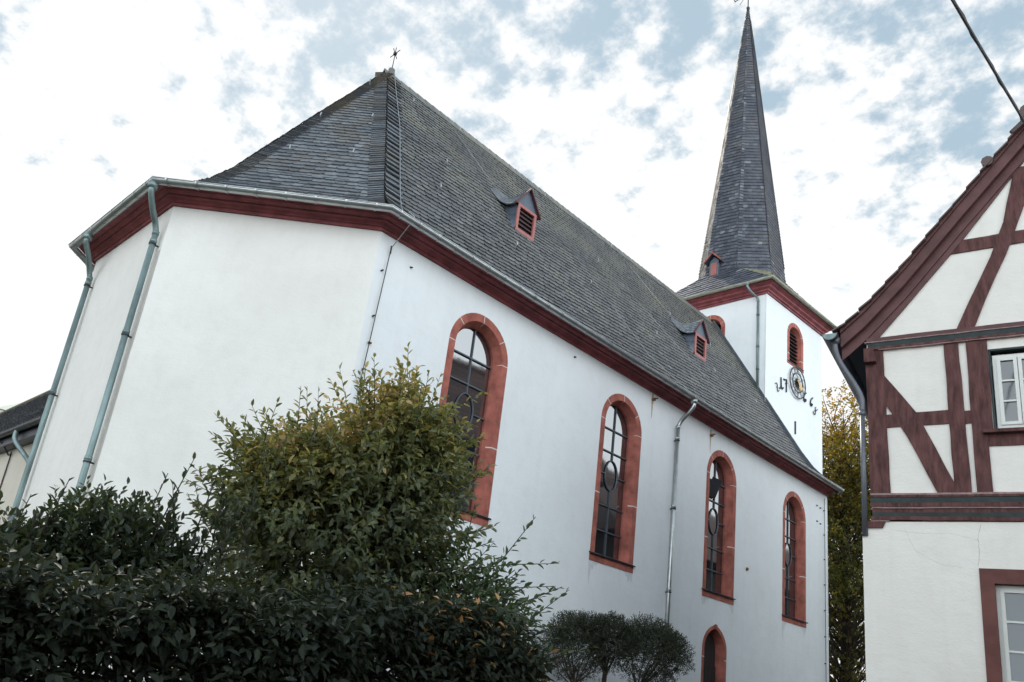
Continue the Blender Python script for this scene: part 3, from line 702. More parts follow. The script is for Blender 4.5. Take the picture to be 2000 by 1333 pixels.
mb.add([(-16.75, 25.345, 0), (-16.75, 29.73, 0), (-16.75, 29.73, TZ + .3), (-16.75, 25.345, TZ + .3)], [(0, 1, 2, 3)])
mb.add([(-16.75, 29.73, 0), (-11.92, 29.73, 0), (-11.92, 29.73, TZ + .3), (-16.75, 29.73, TZ + .3)], [(0, 1, 2, 3)])
mb.build('wall', WHITE, tower)
arched_window(FT, 2.24, .64, 14.18, 15.40, tower, 'belfry')
arched_window(FF, 2.3, .64, 14.18, 15.40, tower, 'belfry')
tp = [(-12.15, 25.345), (-11.92, 29.73), (-16.75, 29.73), (-16.75, 25.345), (-12.15, 25.345)]
def closed_outs(P):
    n = len(P) - 1; N = []
    for i in range(n):
        d = np.array(P[i + 1]) - np.array(P[i]); d = d / np.linalg.norm(d); N.append(np.array((d[1], -d[0])))
    o = [(N[i - 1] + N[i]) / (1 + N[i - 1] @ N[i]) for i in range(n)]; return o + [o[0]]
to = closed_outs(tp)
mb = MB(); sweep(mb, tp, to, [(0.002, 16.40), (.05, 16.40), (.06, 16.47), (.1, 16.48), (.12, 16.54), (.2, 16.60), (.22, 16.66), (.3, 16.72), (.34, 16.73), (.35, 16.80)])
mb.build('cornice', REDP, tower)
gutter(tp, to, .42, 16.83, .07, 'gutter', m_plain('pale_lichened_gutter', (.46, .46, .38), .6, .4, .2), tower, ends=False)
# skirt roof and spire
cx, cy, ap = -14.36, 27.5, 1.65; k8 = math.tan(math.pi / 8)
def octring(r, z): return [np.array((cx + r * a, cy + r * b, z)) for a, b in ((-k8, -1), (k8, -1), (1, -k8), (1, k8), (k8, 1), (-k8, 1), (-1, k8), (-1, -k8))]
EZ = 16.86
ec = [np.array((*eo(p, o, .37), EZ)) for p, o in zip(tp, to)]     # FR, BR, BL, FL, FR
FR, BRt, BL, FL = ec[0], ec[1], ec[2], ec[3]
o0 = octring(ap, 18.2)
random.seed(5)
def flat_facet(mb, e0, e1, t1, t0, h, w, tilt, lift, m, under):
    """planar facet e0-e1 (low) t1-t0 (high)"""
    e0, e1, t0, t1 = [np.array(q, float) for q in (e0, e1, t0, t1)]
    ad = nz(e1 - e0); n = nz(np.cross(e1 - e0, t0 - e0)); n = n if n[2] > 0 else -n
    up = np.cross(n, ad); up = up if up[2] > 0 else -up
    clip = [((q - e0) @ ad, (q - e0) @ up) for q in (e0, e1, t1, t0)]
    clip = [c for k, c in enumerate(clip) if k == 0 or math.hypot(c[0] - clip[k - 1][0], c[1] - clip[k - 1][1]) > 1e-4]
    a0 = min(c[0] for c in clip); a1 = max(c[0] for c in clip); s1 = max(c[1] for c in clip)
    P = lambda a, s, l: e0 + ad * a + up * s + n * l
    mb.add([P(a, s, 0) for a, s in clip], [tuple(range(len(clip)))], under)
    i = 0; tt = math.tan(tilt); span = abs(tt) * (a1 - a0); base = -(span if tt > 0 else 0)
    while base + i * h < s1 + span:
        sb = base + i * h; a = a0 - random.random() * w; i += 1
        while a < a1:
            ww = w * random.uniform(.85, 1.15); cut = ww * .3
            L = [(a, sb), (a + ww - cut, sb), (a + ww, sb + h * .35), (a + ww, sb + h * 1.1), (a, sb + h * 1.1)]
            L = [(x, y + tt * (x - a0), 1.1 - (y - sb) / h) for x, y in L]; q = clip_poly(L, clip); a += ww - .002
            if not q: continue
            r = random.betavariate(2, 2.4); lf = lift * random.uniform(.7, 1.4); V = [P(x, y, .004 + lf * max(0, t)) for x, y, t in q]; nn = len(V)
            mb.add(V, [tuple(range(nn))], m, r)
            for k in range(nn):
                p, p2 = q[k], q[(k + 1) % nn]
                if p[2] > .6 and p2[2] > .6: mb.add([V[k], V[(k + 1) % nn], P(p2[0], p2[1], 0), P(p[0], p[1], 0)], [(0, 1, 2, 3)], m, r * .4)
mb = MB()
flat_facet(mb, FL, FR, o0[1], o0[0], .19, .27, R(6), .02, 0, 1)
flat_facet(mb, FR, BRt, o0[3], o0[2], .19, .27, 0, .02, 2, 1)
flat_facet(mb, BRt, BL, o0[5], o0[4], .3, .5, 0, .02, 0, 1); flat_facet(mb, BL, FL, o0[7], o0[6], .3, .5, 0, .02, 0, 1)
for c_, a_, b_, m_ in ((FR, o0[1], o0[2], 2), (BRt, o0[3], o0[4], 2), (BL, o0[5], o0[6], 0), (FL, o0[7], o0[0], 0)):
    mb.add([c_, a_, b_], [(0, 1, 2)], m_, .3)
    flat_facet(mb, c_, b_, a_, a_, .17, .24, 0, .018, m_, 1)
mb.build('skirt_roof', [SLATE_T, UNDER, SLATE_Y], tower)
mb = MB(); APX = 33.25
levels = [(ap, 18.2), (ap - .09, 19.0), (.035, APX)]
for (r0, z0), (r1, z1) in zip(levels, levels[1:]):
    A0, A1 = octring(r0, z0), octring(r1, z1)
    for i in range(8): flat_facet(mb, A0[i], A0[(i + 1) % 8], A1[(i + 1) % 8], A1[i], .17, .19, R(7) if i % 2 else -R(7), .022, 0, 1)
A0, A1 = octring(ap - .09, 19.0), octring(.035, APX)
for i in range(8):
    a, b = A0[i], A1[i]; tot = np.linalg.norm(b - a); s = 0.; t = (b - a) / tot
    nb = [nz(A0[(i + 1) % 8] - a), nz(A0[i - 1] - a)]
    while s < tot - .8:
        wd = .15 * (1 - s / tot) + .03
        for q in nb[:1]:
            p = a + t * s; o = nz((p[0] - cx, p[1] - cy, .1)); mb.add([p + o * .055, p + q * wd + o * .045, p + q * wd + t * .2 + o * .01, p + t * .2 + o * .02], [(0, 1, 2, 3)], 0, random.random())
            mb.add([p + o * .055, p + q * wd + o * .045, p + q * wd, p], [(0, 1, 2, 3)], 0, .1)
        s += .15
mb.build('spire', [SLATE_T, UNDER], tower)
# spire dormer on the front facet
mb = MB(); q = lambda a, z, d=0: (cx - .22 + a, cy - ap - .02 - d, 18.2 + z)
fm = MB()
sx = -.25
sp = thing('spire_dormer', (cx, cy - ap, 18.3), None, None); sp.parent = tower; sp.location = Vector((cx + sx, cy - ap - .12, 18.3)) - Vector(tower.location)
def ch(m_, name, mats):
    o = m_.build(name, mats, None); o.parent = sp; return o
m_ = MB(); w = .2
m_.add([(-w, 0, -.3), (w, 0, -.3), (w, 0, .42), (0, 0, .62), (-w, 0, .42)], [(0, 1, 2, 3, 4)], 0, .8)
for sg in (-1, 1): m_.add([(sg * w, 0, -.3), (sg * (w + .05), .4, -.3), (sg * (w + .05), .5, .42), (sg * w, 0, .42)], [(0, 1, 2, 3)], 0, .4)
m_.add([(-w, 0, -.3), (w, 0, -.3), (w + .05, -.12, -.46), (-w - .05, -.12, -.46)], [(0, 1, 2, 3)], 0, .5)
ch(m_, 'cheek', SLATE_B)
m_ = MB(); m_.box((-.13, -.025, -.24), (.13, -.005, .32)); ch(m_, 'shutter', REDL)
m_ = MB()
for sg in (-1, 1): m_.hexa([(sg * .36, -.16, .33), (sg * .36, .5, .33), (0, .6, .72), (0, -.16, .72)], [(sg * .36, -.16, .37), (sg * .36, .5, .37), (0, .6, .765), (0, -.16, .765)], 0, .3)
ch(m_, 'dormer_roof', SLATE_B)
m_ = MB()
for sg in (-1, 1): m_.hexa([(sg * .37, -.19, .30), (sg * .37, -.165, .30), (0, -.165, .69), (0, -.19, .69)], [(sg * .38, -.19, .37), (sg * .38, -.165, .37), (0, -.165, .77), (0, -.19, .77)])
ch(m_, 'barge_board', SAND)
# finial: weather cross
mb = MB(); mb.tube([(cx, cy, APX - .25), (cx, cy, APX + .1), (cx, cy, APX + .2)], [.05, .09, .03], 10)
mb.tube([(cx, cy, APX + .1), (cx, cy, APX + 2.3)], .028, 6)
for sg in (-1, 1):
    mb.tube([(cx + sg * x, cy - sg * .1 * x, APX + .92 + dz) for x, dz in ((0, .12), (.35, .12), (.75, .1))], .022, 5)
    for x in (.3, .5, .72): mb.tube([(cx + sg * (x - .05), cy, APX + .92 + .12 - .12), (cx + sg * x, cy, APX + 1.04), (cx + sg * (x + .05), cy, APX + 1.16)], .02, 5)
    mb.tube([(cx + sg * .1, cy, APX + .95), (cx + sg * .42, cy - .02, APX + .55)], .012, 5)
for t in np.linspace(0, 2 * math.pi, 9)[:-1]: mb.tube([(cx + .08 * math.cos(t), cy, APX + 1.04 + .08 * math.sin(t)), (cx + .26 * math.cos(t), cy, APX + 1.04 + .26 * math.sin(t))], .012, 5)
mb.build('weather_cross', IRON, tower)
pipe([(-12.72, 24.93, 16.74), (-12.72, 24.93, 16.66), (-12.62, 25.05, 16.45), (-12.5, 25.25, 16.3), (-12.47, 25.28, 16.15)], (-12.43, 25.28, 12.5), .045, COPP, tower, [15.6, 14.3, 13.4], (-12.72, 24.93, 16.82), (0, -1, 0))
# clock
ck = thing('clock', (-12, 27.5, 13.57), None, None); ck.parent = tower
CC = (2.30, 13.57); Pc = FT(CC[0], CC[1], .06); ck.location = Vector(Pc) - Vector(tower.location)
def ckp(a, b, d=0): return te * a + np.array((0, 0, b)) + tn * d
def ckb(m_, name, mt):
    o = m_.build(name, mt, None); o.parent = ck; return o
m_ = MB()
for r in (.61, .385): 
    rr = [[ckp((r + dr) * math.cos(t), (r + dr) * math.sin(t), d) for t in np.linspace(0, 2 * math.pi, 49)] for dr, d in ((-.022, 0), (.022, 0), (.022, .025), (-.022, .025), (-.022, 0))]
    for a, b in zip(rr, rr[1:]): ring(m_, a, b)
for i in range(12):
    t = i * math.pi / 6; m_.tube([ckp(.05 * math.cos(t), .05 * math.sin(t)), ckp(.28 * math.cos(t), .28 * math.sin(t))], [.03, .006], 4)
m_.tube([ckp(0, 0, -.04), ckp(0, 0, .06)], .07, 12)
ckb(m_, 'dial', IRON)
num = ['XII', 'I', 'II', 'III', 'IV', 'V', 'VI', 'VII', 'VIII', 'IX', 'X', 'XI']
for i, s in enumerate(num):
    m_ = MB()
    th = math.pi / 2 - i * math.pi / 6; rd = np.array((math.cos(th), math.sin(th))); tg = np.array((math.sin(th), -math.cos(th)))
    ws = [.05 if ch_ in 'VX' else .026 for ch_ in s]; tot = sum(ws) + .016 * (len(s) - 1); x = -tot / 2
    for ch_, w_ in zip(s, ws):
        st = {'I': [((.5, 0), (.5, 1))], 'V': [((0, 1), (.5, 0)), ((1, 1), (.5, 0))], 'X': [((0, 0), (1, 1)), ((0, 1), (1, 0))]}[ch_]
        for (u0, v0), (u1, v1) in st:
            p = rd * (.415 + .165 * v0) + tg * (x + w_ * u0); q2 = rd * (.415 + .165 * v1) + tg * (x + w_ * u1); m_.tube([ckp(*p, .012), ckp(*q2, .012)], .0065, 4)
        x += w_ + .016
    ckb(m_, 'numeral', IRON)
for ang, ln, wd in ((-27, .50, .055), (-52, .36, .075)):
    m_ = MB()
    d = np.array((math.cos(R(ang)), math.sin(R(ang)))); n2 = np.array((-d[1], d[0]))
    pl = [d * -.12 + n2 * .02, d * -.12 - n2 * .02, d * ln * .55 - n2 * wd, d * ln * .75 - n2 * wd * .8, d * ln, d * ln * .75 + n2 * wd * .8, d * ln * .55 + n2 * wd]
    m_.prism([ckp(*p, .04 + (.014 if ln < .4 else 0)) for p in pl], tn * .012)
    ckb(m_, 'hand', GOLD)
# the date, forged figures
figs = dict(ornament=[[(.68, 12.99), (.77, 13.04), (.82, 12.99), (.83, 12.91), (.78, 12.88), (.85, 12.88), (.85, 12.78), (.92, 12.76), (.96, 12.82)]],
            figure_one=[[(1.1, 13.38), (1.11, 13.07), (1.05, 12.93), (.98, 12.92)], [(1.11, 13.07), (1.19, 12.95), (1.28, 13.03)]],
            figure_seven=[[(1.30, 13.39), (1.39, 13.38), (1.51, 13.41), (1.51, 13.11), (1.51, 12.93)], [(1.46, 13.27), (1.56, 13.3)]],
            figure_six=[[(3.06, 13.42), (2.91, 13.27), (2.88, 13.08), (2.97, 13.04), (3.05, 13.11), (3.01, 13.15), (2.91, 13.1)]],
            figure_six_b=[[(3.61, 13.41), (3.46, 13.27), (3.41, 13.09), (3.49, 13.03), (3.57, 13.1), (3.52, 13.13), (3.42, 13.08)]],
            ornament_b=[[(3.87, 13.11), (3.82, 13.03), (3.82, 12.82), (3.74, 12.76), (3.63, 12.85)], [(3.74, 12.92), (3.92, 12.98), (3.98, 13.06)]])
for k, ls in figs.items():
    m_ = MB(); thick = .026 if 'figure' in k else .017
    for l in ls:
        pp = smoothpath([FT(a, z, .03) for a, z in l], 4) if len(l) > 2 else [FT(a, z, .03) for a, z in l]
        m_.tube(pp, thick, 6)
    m_.build(k.replace('_b', ''), IRON, tower)
m_ = MB(); m_.hexa([FT(2.19, 11.5, 0), FT(2.25, 11.5, 0), FT(2.25, 11.5, .04), FT(2.19, 11.5, .04)], [FT(2.19, 12.0, 0), FT(2.25, 12.0, 0), FT(2.25, 12.0, .04), FT(2.19, 12.0, .04)])
m_.build('wall_anchor', IRON, tower)

# ------------------------------------------------------------------ half-timbered house
HP = np.array((-3.4 * 1.25, 9.93 * 1.25, 0.)); HA = R(10.5)
he = np.array((math.cos(HA), math.sin(HA), 0)); hn = np.array((math.sin(HA), -math.cos(HA), 0)); FH = Frame(HP, he, hn)
K = 1.25
def hz(z): return 1.6 + (z - 1.6) * K
def hs(s): return s * K
house = thing('half_timbered_house', (HP[0] + 3 * he[0] - 4 * hn[0], HP[1] + 3 * he[1] - 4 * hn[1], 0), 'white plastered half-timbered house with oxblood beams and steep gable at the lane', 'house')
HW = 4.9; HC = HW / 2; DEP = 7.0
def verge(s): return float(np.interp(s, [-.45, -.33, .0, .61, 1.45, 2.35, HC], [7.62, 7.72, 8.02, 8.70, 9.76, 10.86, 10.98]))
# plaster of upper storey and gable (window hole 1.64..2.36), lower wall
WS0, WS1, WZ0, WZ1 = hs(1.31), hs(1.87), hz(5.03), hz(6.05)
mb = MB()
Z1, Z2 = hz(4.1), hz(6.25)
for s0, s1, z0, z1 in ((0, WS0, Z1, Z2), (WS1, HW, Z1, Z2), (WS0, WS1, Z1, WZ0), (WS0, WS1, WZ1, Z2)): mb.add([FH(s0, z0), FH(s1, z0), FH(s1, z1), FH(s0, z1)], [(0, 1, 2, 3)])
gp = [(s, verge(s) - .08) for s in (0, .61, 1.45, 2.35, HC)]; gp = gp + [(HW - s, z) for s, z in gp[::-1][1:]]
mb.add([FH(s, z) for s, z in [(0, Z2)] + gp + [(HW, Z2)]], [tuple(range(len(gp) + 2))])
for s in (0, HW): mb.add([FH(s, 0), FH(s, 0, -DEP), FH(s, 7.8, -DEP), FH(s, 7.8)], [(0, 1, 2, 3)], 1)
mb.add([FH(0, 0, -DEP), FH(HW, 0, -DEP), FH(HW, 7.8, -DEP), FH(HC, 10.9, -DEP), FH(0, 7.8, -DEP)], [(0, 1, 2, 3, 4)])
mb.build('wall', [HOUSEW, SLATE_B], house)
LS0, LS1, LZ1 = hs(1.20), hs(1.20) + 1.05, hz(3.26); LZ0 = LZ1 - 1.75
mb = MB(); lw0 = hs(-.10); ZT = hz(3.94)
nseg = 10
def lowq(s0, s1, z0, z1): mb.add([FH(s0, z0, .035), FH(s1, z0, .035), FH(s1, z1, .035), FH(s0, z1, .035)], [(0, 1, 2, 3)])
lowq(lw0, LS0, 0, ZT - .16); lowq(LS0, LS1, 0, LZ0); lowq(LS0, LS1, LZ1, ZT - .16); lowq(LS1, HW + .12, 0, ZT - .16)
mb.add([FH(lw0, ZT - .16, .035), FH(lw0 + .06, ZT - .085, .035), FH(hs(.13), ZT - .05, .035), FH(hs(.16), ZT, .035), FH(HW + .12, ZT + .02, .035), FH(HW + .12, ZT - .16, .035)], [(0, 1, 2, 3, 4, 5)])
mb.add([FH(lw0, 0, .035), FH(lw0, ZT - .16, .035), FH(lw0, ZT - .16, -DEP), FH(lw0, 0, -DEP)], [(0, 1, 2, 3)], 1)
mb.add([FH(lw0, ZT - .16, .035), FH(lw0 + .06, ZT - .085, .035), FH(0, ZT - .05, -.3), FH(0, ZT - .05, -DEP), FH(lw0, ZT - .16, -DEP)], [(0, 1, 2, 3, 4)])
mb.build('ground_floor_wall', [HOUSEW, SLATE_B], house)
CRK = m_plain('hairline_crack', (.50, .47, .43), .95)
def crack(pts, w=.004):
    mb = MB(); P = []
    for (a, b) in zip(pts, pts[1:]):
        for t in np.linspace(0, 1, 6)[:-1]: P.append((a[0] + (b[0] - a[0]) * t + random.uniform(-.008, .008), a[1] + (b[1] - a[1]) * t + random.uniform(-.008, .008)))
    P.append(pts[-1]); A_ = [FH(s - w * random.uniform(.4, 1), z, .038) for s, z in P]; B_ = [FH(s + w * random.uniform(.4, 1), z + .002, .038) for s, z in P]
    ring(mb, A_, B_); mb.build('plaster_crack', CRK, house)
crack([(hs(1.115), hz(3.92)), (hs(1.075), hz(3.75)), (hs(1.085), hz(3.6)), (hs(1.06), hz(3.45))], .0035)
crack([(hs(.25), hz(3.84)), (hs(.5), hz(3.80)), (hs(.8), hz(3.81)), (hs(1.08), hz(3.74))], .0018)
crack([(hs(.35), hz(3.86)), (hs(.45), hz(3.6)), (hs(.7), hz(3.45)), (hs(.9), hz(3.42))], .0012)
# timbers: polygons in facade coordinates with slightly wandering edges
def timber(name, poly, thick=.025, m=OAK, wob=.006):
    P = []
    n = len(poly)
    for i in range(n):
        a = np.array(poly[i], float); b = np.array(poly[(i + 1) % n], float); k = max(1, int(np.linalg.norm(b - a) / .28))
        for j in range(k):
            p = a + (b - a) * j / k
            if j: p = p + rng.uniform(-wob, wob, 2)
            P.append(p)
    mb = MB(); mb.prism([FH(p[0], p[1], .001) for p in P], hn * thick); return mb.build(name, m, house)
def q4(l0, l1, r1, r0): return [l0, r0, r1, l1]
T = lambda s, z: (hs(s), hz(z))
ZLO, ZHI = 4.27, 6.20
posts = [(-.015, .195, .005, .215), (.86, 1.01, .88, 1.05), (1.09, 1.31, 1.10, 1.26)]
timber('post', [T(.0, ZLO), T(.22, ZLO), T(.19, ZHI), T(-.015, ZHI)], .03)
timber('post', [T(.88, ZLO), T(1.05, ZLO), T(1.015, ZHI), T(.86, ZHI)], .028)
timber('post', [T(1.10, ZLO), T(1.255, ZLO), T(1.25, 5.0), T(1.305, 5.0), T(1.31, ZHI), T(1.09, ZHI)], .030)
timber('brace', [T(.195, 5.83), T(.535, 5.30), T(.905, 4.36), T(.905, ZLO), T(.715, ZLO), T(.42, 5.0), T(.185, 5.46)], .022)
timber('rail', [T(.2, 5.13), T(.88, 5.14), T(.88, 5.315), T(.2, 5.30)], .018)
timber('rail', [T(1.03, 5.13), T(1.11, 5.13), T(1.11, 5.29), T(1.02, 5.29)], .018)
timber('rail', [T(1.25, 4.84), T(2.0, 4.85), T(2.0, 5.0), T(1.25, 4.99)], .020)
mirror = lambda s: HW / K - s
for poly in ([(1.94, ZLO), (2.09, ZLO), (2.09, ZHI), (1.88, ZHI)], [(2.9, ZLO), (3.07, ZLO), (3.07, ZHI), (2.9, ZHI)], [(3.7, ZLO), (3.92, ZLO), (3.92, ZHI), (3.7, ZHI)]): timber('post', [T(*p) for p in poly], .028)
timber('rail', [T(2.09, 5.13), T(3.7, 5.13), T(3.7, 5.3), T(2.09, 5.3)], .018)
# gable timbers
timber('collar_beam', [T(1.0, 7.42), T(2.95, 7.43), T(2.8, 7.60), T(1.14, 7.595)], .024)
timber('brace', [T(.99, 6.32), T(1.18, 6.32), T(1.33, 6.72), T(1.58, 7.30), T(1.83, 8.0), T(1.92, 8.5), T(1.74, 8.5), T(1.58, 7.75), T(1.42, 7.30), T(1.16, 6.72)], .028)
timber('brace', [T(2.93, 6.32), T(2.74, 6.32), T(2.35, 7.3), T(2.0, 8.3), T(2.16, 8.3), T(2.5, 7.5)], .028)
# raking rafters along the gable edge, inner
inn = [(.02, 6.36), (.145, 6.36), (.53, 6.83), (1.01, 7.43), (1.15, 7.61), (1.85, 8.57)]
outr = [(1.85, 8.93), (1.16, 8.04), (.49, 7.22), (.0, 6.6)]
timber('gable_rafter', [T(*p) for p in inn + outr], .034, OAKD, .003)
timber('gable_rafter', [T(mirror(s), z) for s, z in (inn + outr)[::-1]], .034, OAKD, .003)
# barge board standing out under the verge, two stepped mouldings
def barge(off_lo, off_hi, d0, d1, m, name):
    mb = MB(); ss = np.r_[np.linspace(-.36, 1.45, 16), np.linspace(1.6, HC, 10)]
    for side in (0, 1):
        lo0, hi0, lo1, hi1 = [], [], [], []
        for s in ss:
            x = s if side == 0 else HW - s; v = verge(s)
            lo0.append(FH(x, v - off_lo, d0)); hi0.append(FH(x, v - off_hi, d0)); lo1.append(FH(x, v - off_lo, d1)); hi1.append(FH(x, v - off_hi, d1))
        ring(mb, lo1, hi1); ring(mb, lo0, lo1); ring(mb, hi0, hi1)
        mb.add([lo0[0], lo1[0], hi1[0], hi0[0]], [(0, 1, 2, 3)])
    return mb.build(name, m, house)
barge(.50, .26, .03, .06, OAKD, 'barge_board'); barge(.30, .03, .03, .16, OAKD, 'barge_board'); barge(.06, -.02, .03, .20, OAKD, 'barge_board')
# roof with tiles: courses stepping along the slope, rough verge
mb = MB(); slope = 1.23
for side in (0, 1):
    ss = list(np.arange(-.47, HC, .2)) + [HC]
    for i, (a, b) in enumerate(zip(ss, ss[1:])):
        xa, xb = (a, b) if side == 0 else (HW - a, HW - b); za, zb = verge(a), verge(b) 
        d = .26; 
        while d > -DEP - .2:
            wdt = .21 if d < .2 else random.uniform(.19, .23); up = random.uniform(.034, .046) + (random.choice([0, 0, 0, 0, .01, .018]) if d > .2 else 0)
            e = random.uniform(-.012, .02) if d > .2 else 0
            if d < -1.5: wdt = 1.6
            V0 = [FH(xa, za + up, d + e), FH(xb, zb + .012, d + e), FH(xb, zb + .012, d - wdt), FH(xa, za + up, d - wdt)]
            V1 = [p - np.array((0, 0, .03)) for p in V0]
            mb.hexa(V1, V0, 0, random.random()); d -= wdt
# lifted tile knob and ridge tiles
kp = [FH(hs(1.47) - .07, verge(hs(1.47)) + .05, .24), FH(hs(1.47) + .05, verge(hs(1.47)) + .17, .24)]
mb.tube([FH(hs(1.47), verge(hs(1.47)) + .07, .27), FH(hs(1.47) + .02, verge(hs(1.47)) + .10, -.1)], [.085, .06], 8, 0, .6)
mb.tube([FH(hs(1.75), verge(hs(1.75)) + .06, .27), FH(hs(2.05), verge(hs(2.05)) + .09, .27), FH(hs(2.3), verge(hs(2.3)) + .06, .25)], [.04, .05, .04], 7, 0, .3)
d = .3
while d > -DEP - .2: mb.tube([FH(HC, 11.06, d), FH(HC, 11.04, d - .42)], [.14, .12], 10, 0, random.random()); d -= .4
mb.build('roof', TILE, house)
# soffit
mb = MB()
for side in (0, 1):
    A_ = []; B_ = []
    for s in (-.40, 0, .61, 1.45, 2.35, HC): x = s if side == 0 else HW - s; A_.append(FH(x, verge(s) - .06, .05)); B_.append(FH(x, verge(s) - .06, -DEP))
    ring(mb, A_, B_)
mb.build('soffit', SHEET, house)
# moulded beams: attic beam and jetty beam
def band(z0, z1, d, m, s0=-.0, s1=None, name='moulded_beam'):
    mb = MB(); s1 = HW if s1 is None else s1; n = 24; lo = []; hi = []; lo0 = []; hi0 = []
    for i in range(n + 1):
        s = s0 + (s1 - s0) * i / n; w = random.uniform(-.004, .004); lo.append(FH(s, z0 + w, d)); hi.append(FH(s, z1 + w, d)); lo0.append(FH(s, z0 + w, 0)); hi0.append(FH(s, z1 + w, 0))
    ring(mb, lo, hi); ring(mb, lo0, lo); ring(mb, hi0, hi); mb.add([lo[0], hi[0], hi0[0], lo0[0]], [(0, 1, 2, 3)]); mb.add([lo[-1], hi[-1], hi0[-1], lo0[-1]], [(0, 1, 2, 3)])
    return mb.build(name, m, house)
sA = hs(-.02)
band(hz(6.30), hz(6.355), .060, OAKD, sA + .03); band(hz(6.288), hz(6.30), .068, OAKL, sA); band(hz(6.222), hz(6.288), .056, GREENB, sA + .05); band(hz(6.19), hz(6.222), .062, OAK, sA + .08); band(hz(6.178), hz(6.19), .058, OAKL, sA + .2)
band(hz(4.262), hz(4.285), .050, OAKL, 0); band(hz(4.235), hz(4.262), .058, OAK, 0); band(hz(4.165), hz(4.235), .05, GREENB, 0); band(hz(4.115), hz(4.165), .066, OAK, 0); band(hz(4.10), hz(4.115), .06, OAKL, 0.02)
band(hz(4.05), hz(4.10), .045, OAK, .02); band(hz(4.0), hz(4.05), .052, GREENB, .02); band(hz(3.955), hz(4.0), .064, OAK, .0); band(hz(3.94), hz(3.955), .056, OAKL, .0, hs(.2))
mb = MB(); mb.hexa([FH(hs(-.04), hz(3.86), 0), FH(hs(.125), hz(3.862), 0), FH(hs(.125), hz(3.862), .07), FH(hs(-.04), hz(3.86), .07)], [FH(hs(-.04), hz(3.935), 0), FH(hs(.155), hz(3.935), 0), FH(hs(.155), hz(3.935), .07), FH(hs(-.04), hz(3.935), .07)]); mb.build('corbel', OAK, house)
mb = MB(); mb.hexa([FH(hs(-.02), hz(6.0), .03), FH(hs(.115), hz(6.0), .03), FH(hs(.115), hz(6.0), .15), FH(hs(-.02), hz(6.0), .15)], [FH(hs(-.02), hz(6.18), .03), FH(hs(.085), hz(6.18), .03), FH(hs(.085), hz(6.18), .17), FH(hs(-.02), hz(6.18), .17)]); mb.build('corbel', OAK, house)
# upper window
def casement(s0, s1, z0, z1, depth, name, nrail, par, lining=True, curtain=False):
    fr_ = MB(); wf = .05
    for a0, a1, b0, b1 in ((s0, s0 + wf, z0, z1), (s1 - wf, s1, z0, z1), (s0 + wf, s1 - wf, z1 - wf, z1), (s0 + wf, s1 - wf, z0, z0 + wf)):
        fr_.hexa([FH(a0, b0, depth - .06), FH(a1, b0, depth - .06), FH(a1, b0, depth + .0), FH(a0, b0, depth)], [FH(a0, b1, depth - .06), FH(a1, b1, depth - .06), FH(a1, b1, depth), FH(a0, b1, depth)])
    win = fr_.build(name, CREAM, par)
    mid = (s0 + s1) / 2
    for c0, c1 in ((s0 + wf, mid - .004), (mid + .004, s1 - wf)):
        sh = MB(); w2 = .047; zb_, zt_ = z0 + wf, z1 - wf
        bars = [(c0, c0 + w2, zb_, zt_), (c1 - w2, c1, zb_, zt_), (c0 + w2, c1 - w2, zt_ - w2, zt_), (c0 + w2, c1 - w2, zb_, zb_ + w2)]
        for a0, a1, b0, b1 in bars: sh.hexa([FH(a0, b0, depth - .045), FH(a1, b0, depth - .045), FH(a1, b0, depth + .018), FH(a0, b0, depth + .018)], [FH(a0, b1, depth - .045), FH(a1, b1, depth - .045), FH(a1, b1, depth + .018), FH(a0, b1, depth + .018)])
        for k in range(1, nrail + 1):
            z = zb_ + w2 + (zt_ - zb_ - 2 * w2) * k / (nrail + 1); sh.hexa([FH(c0 + w2, z - .013, depth - .03), FH(c1 - w2, z - .013, depth - .03), FH(c1 - w2, z - .013, depth + .012), FH(c0 + w2, z - .013, depth + .012)], [FH(c0 + w2, z + .013, depth - .03), FH(c1 - w2, z + .013, depth - .03), FH(c1 - w2, z + .013, depth + .012), FH(c0 + w2, z + .013, depth + .012)])
        o = sh.build('casement', CREAM, None); o.parent = win; 
        gl = MB(); gl.add([FH(c0 + .01, zb_, depth - .015), FH(c1 - .01, zb_, depth - .015), FH(c1 - .01, zt_, depth - .015), FH(c0 + .01, zt_, depth - .015)], [(0, 1, 2, 3)]); o = gl.build('pane', CGL if curtain else HGLASS, None); o.parent = win
    return win
CGL = m_glass('curtained_glass', 1.6, (.10, .115, .125))
win = casement(WS0 + .045, WS1 - .045, WZ0 + .035, WZ1 - .09, -.03, 'window', 2, house)
mb = MB()
for a0, a1, b0, b1 in ((WS0, WS0 + .03, WZ0, WZ1), (WS1 - .03, WS1, WZ0, WZ1), (WS0, WS1, WZ1 - .03, WZ1 + .0)): mb.hexa([FH(a0, b0, -.15), FH(a1, b0, -.15), FH(a1, b0, .018), FH(a0, b0, .018)], [FH(a0, b1, -.15), FH(a1, b1, -.15), FH(a1, b1, .018), FH(a0, b1, .018)])
o = mb.build('window_reveal', GREENB, house)
mb = MB(); mb.hexa([FH(hs(1.20), hz(4.985), 0), FH(hs(1.98), hz(4.985), 0), FH(hs(1.98), hz(4.985), .11), FH(hs(1.20), hz(4.985), .11)], [FH(hs(1.20), hz(5.04), 0), FH(hs(1.98), hz(5.04), 0), FH(hs(1.98), hz(5.025), .11), FH(hs(1.20), hz(5.025), .11)]); mb.build('window_sill', OAK, house)
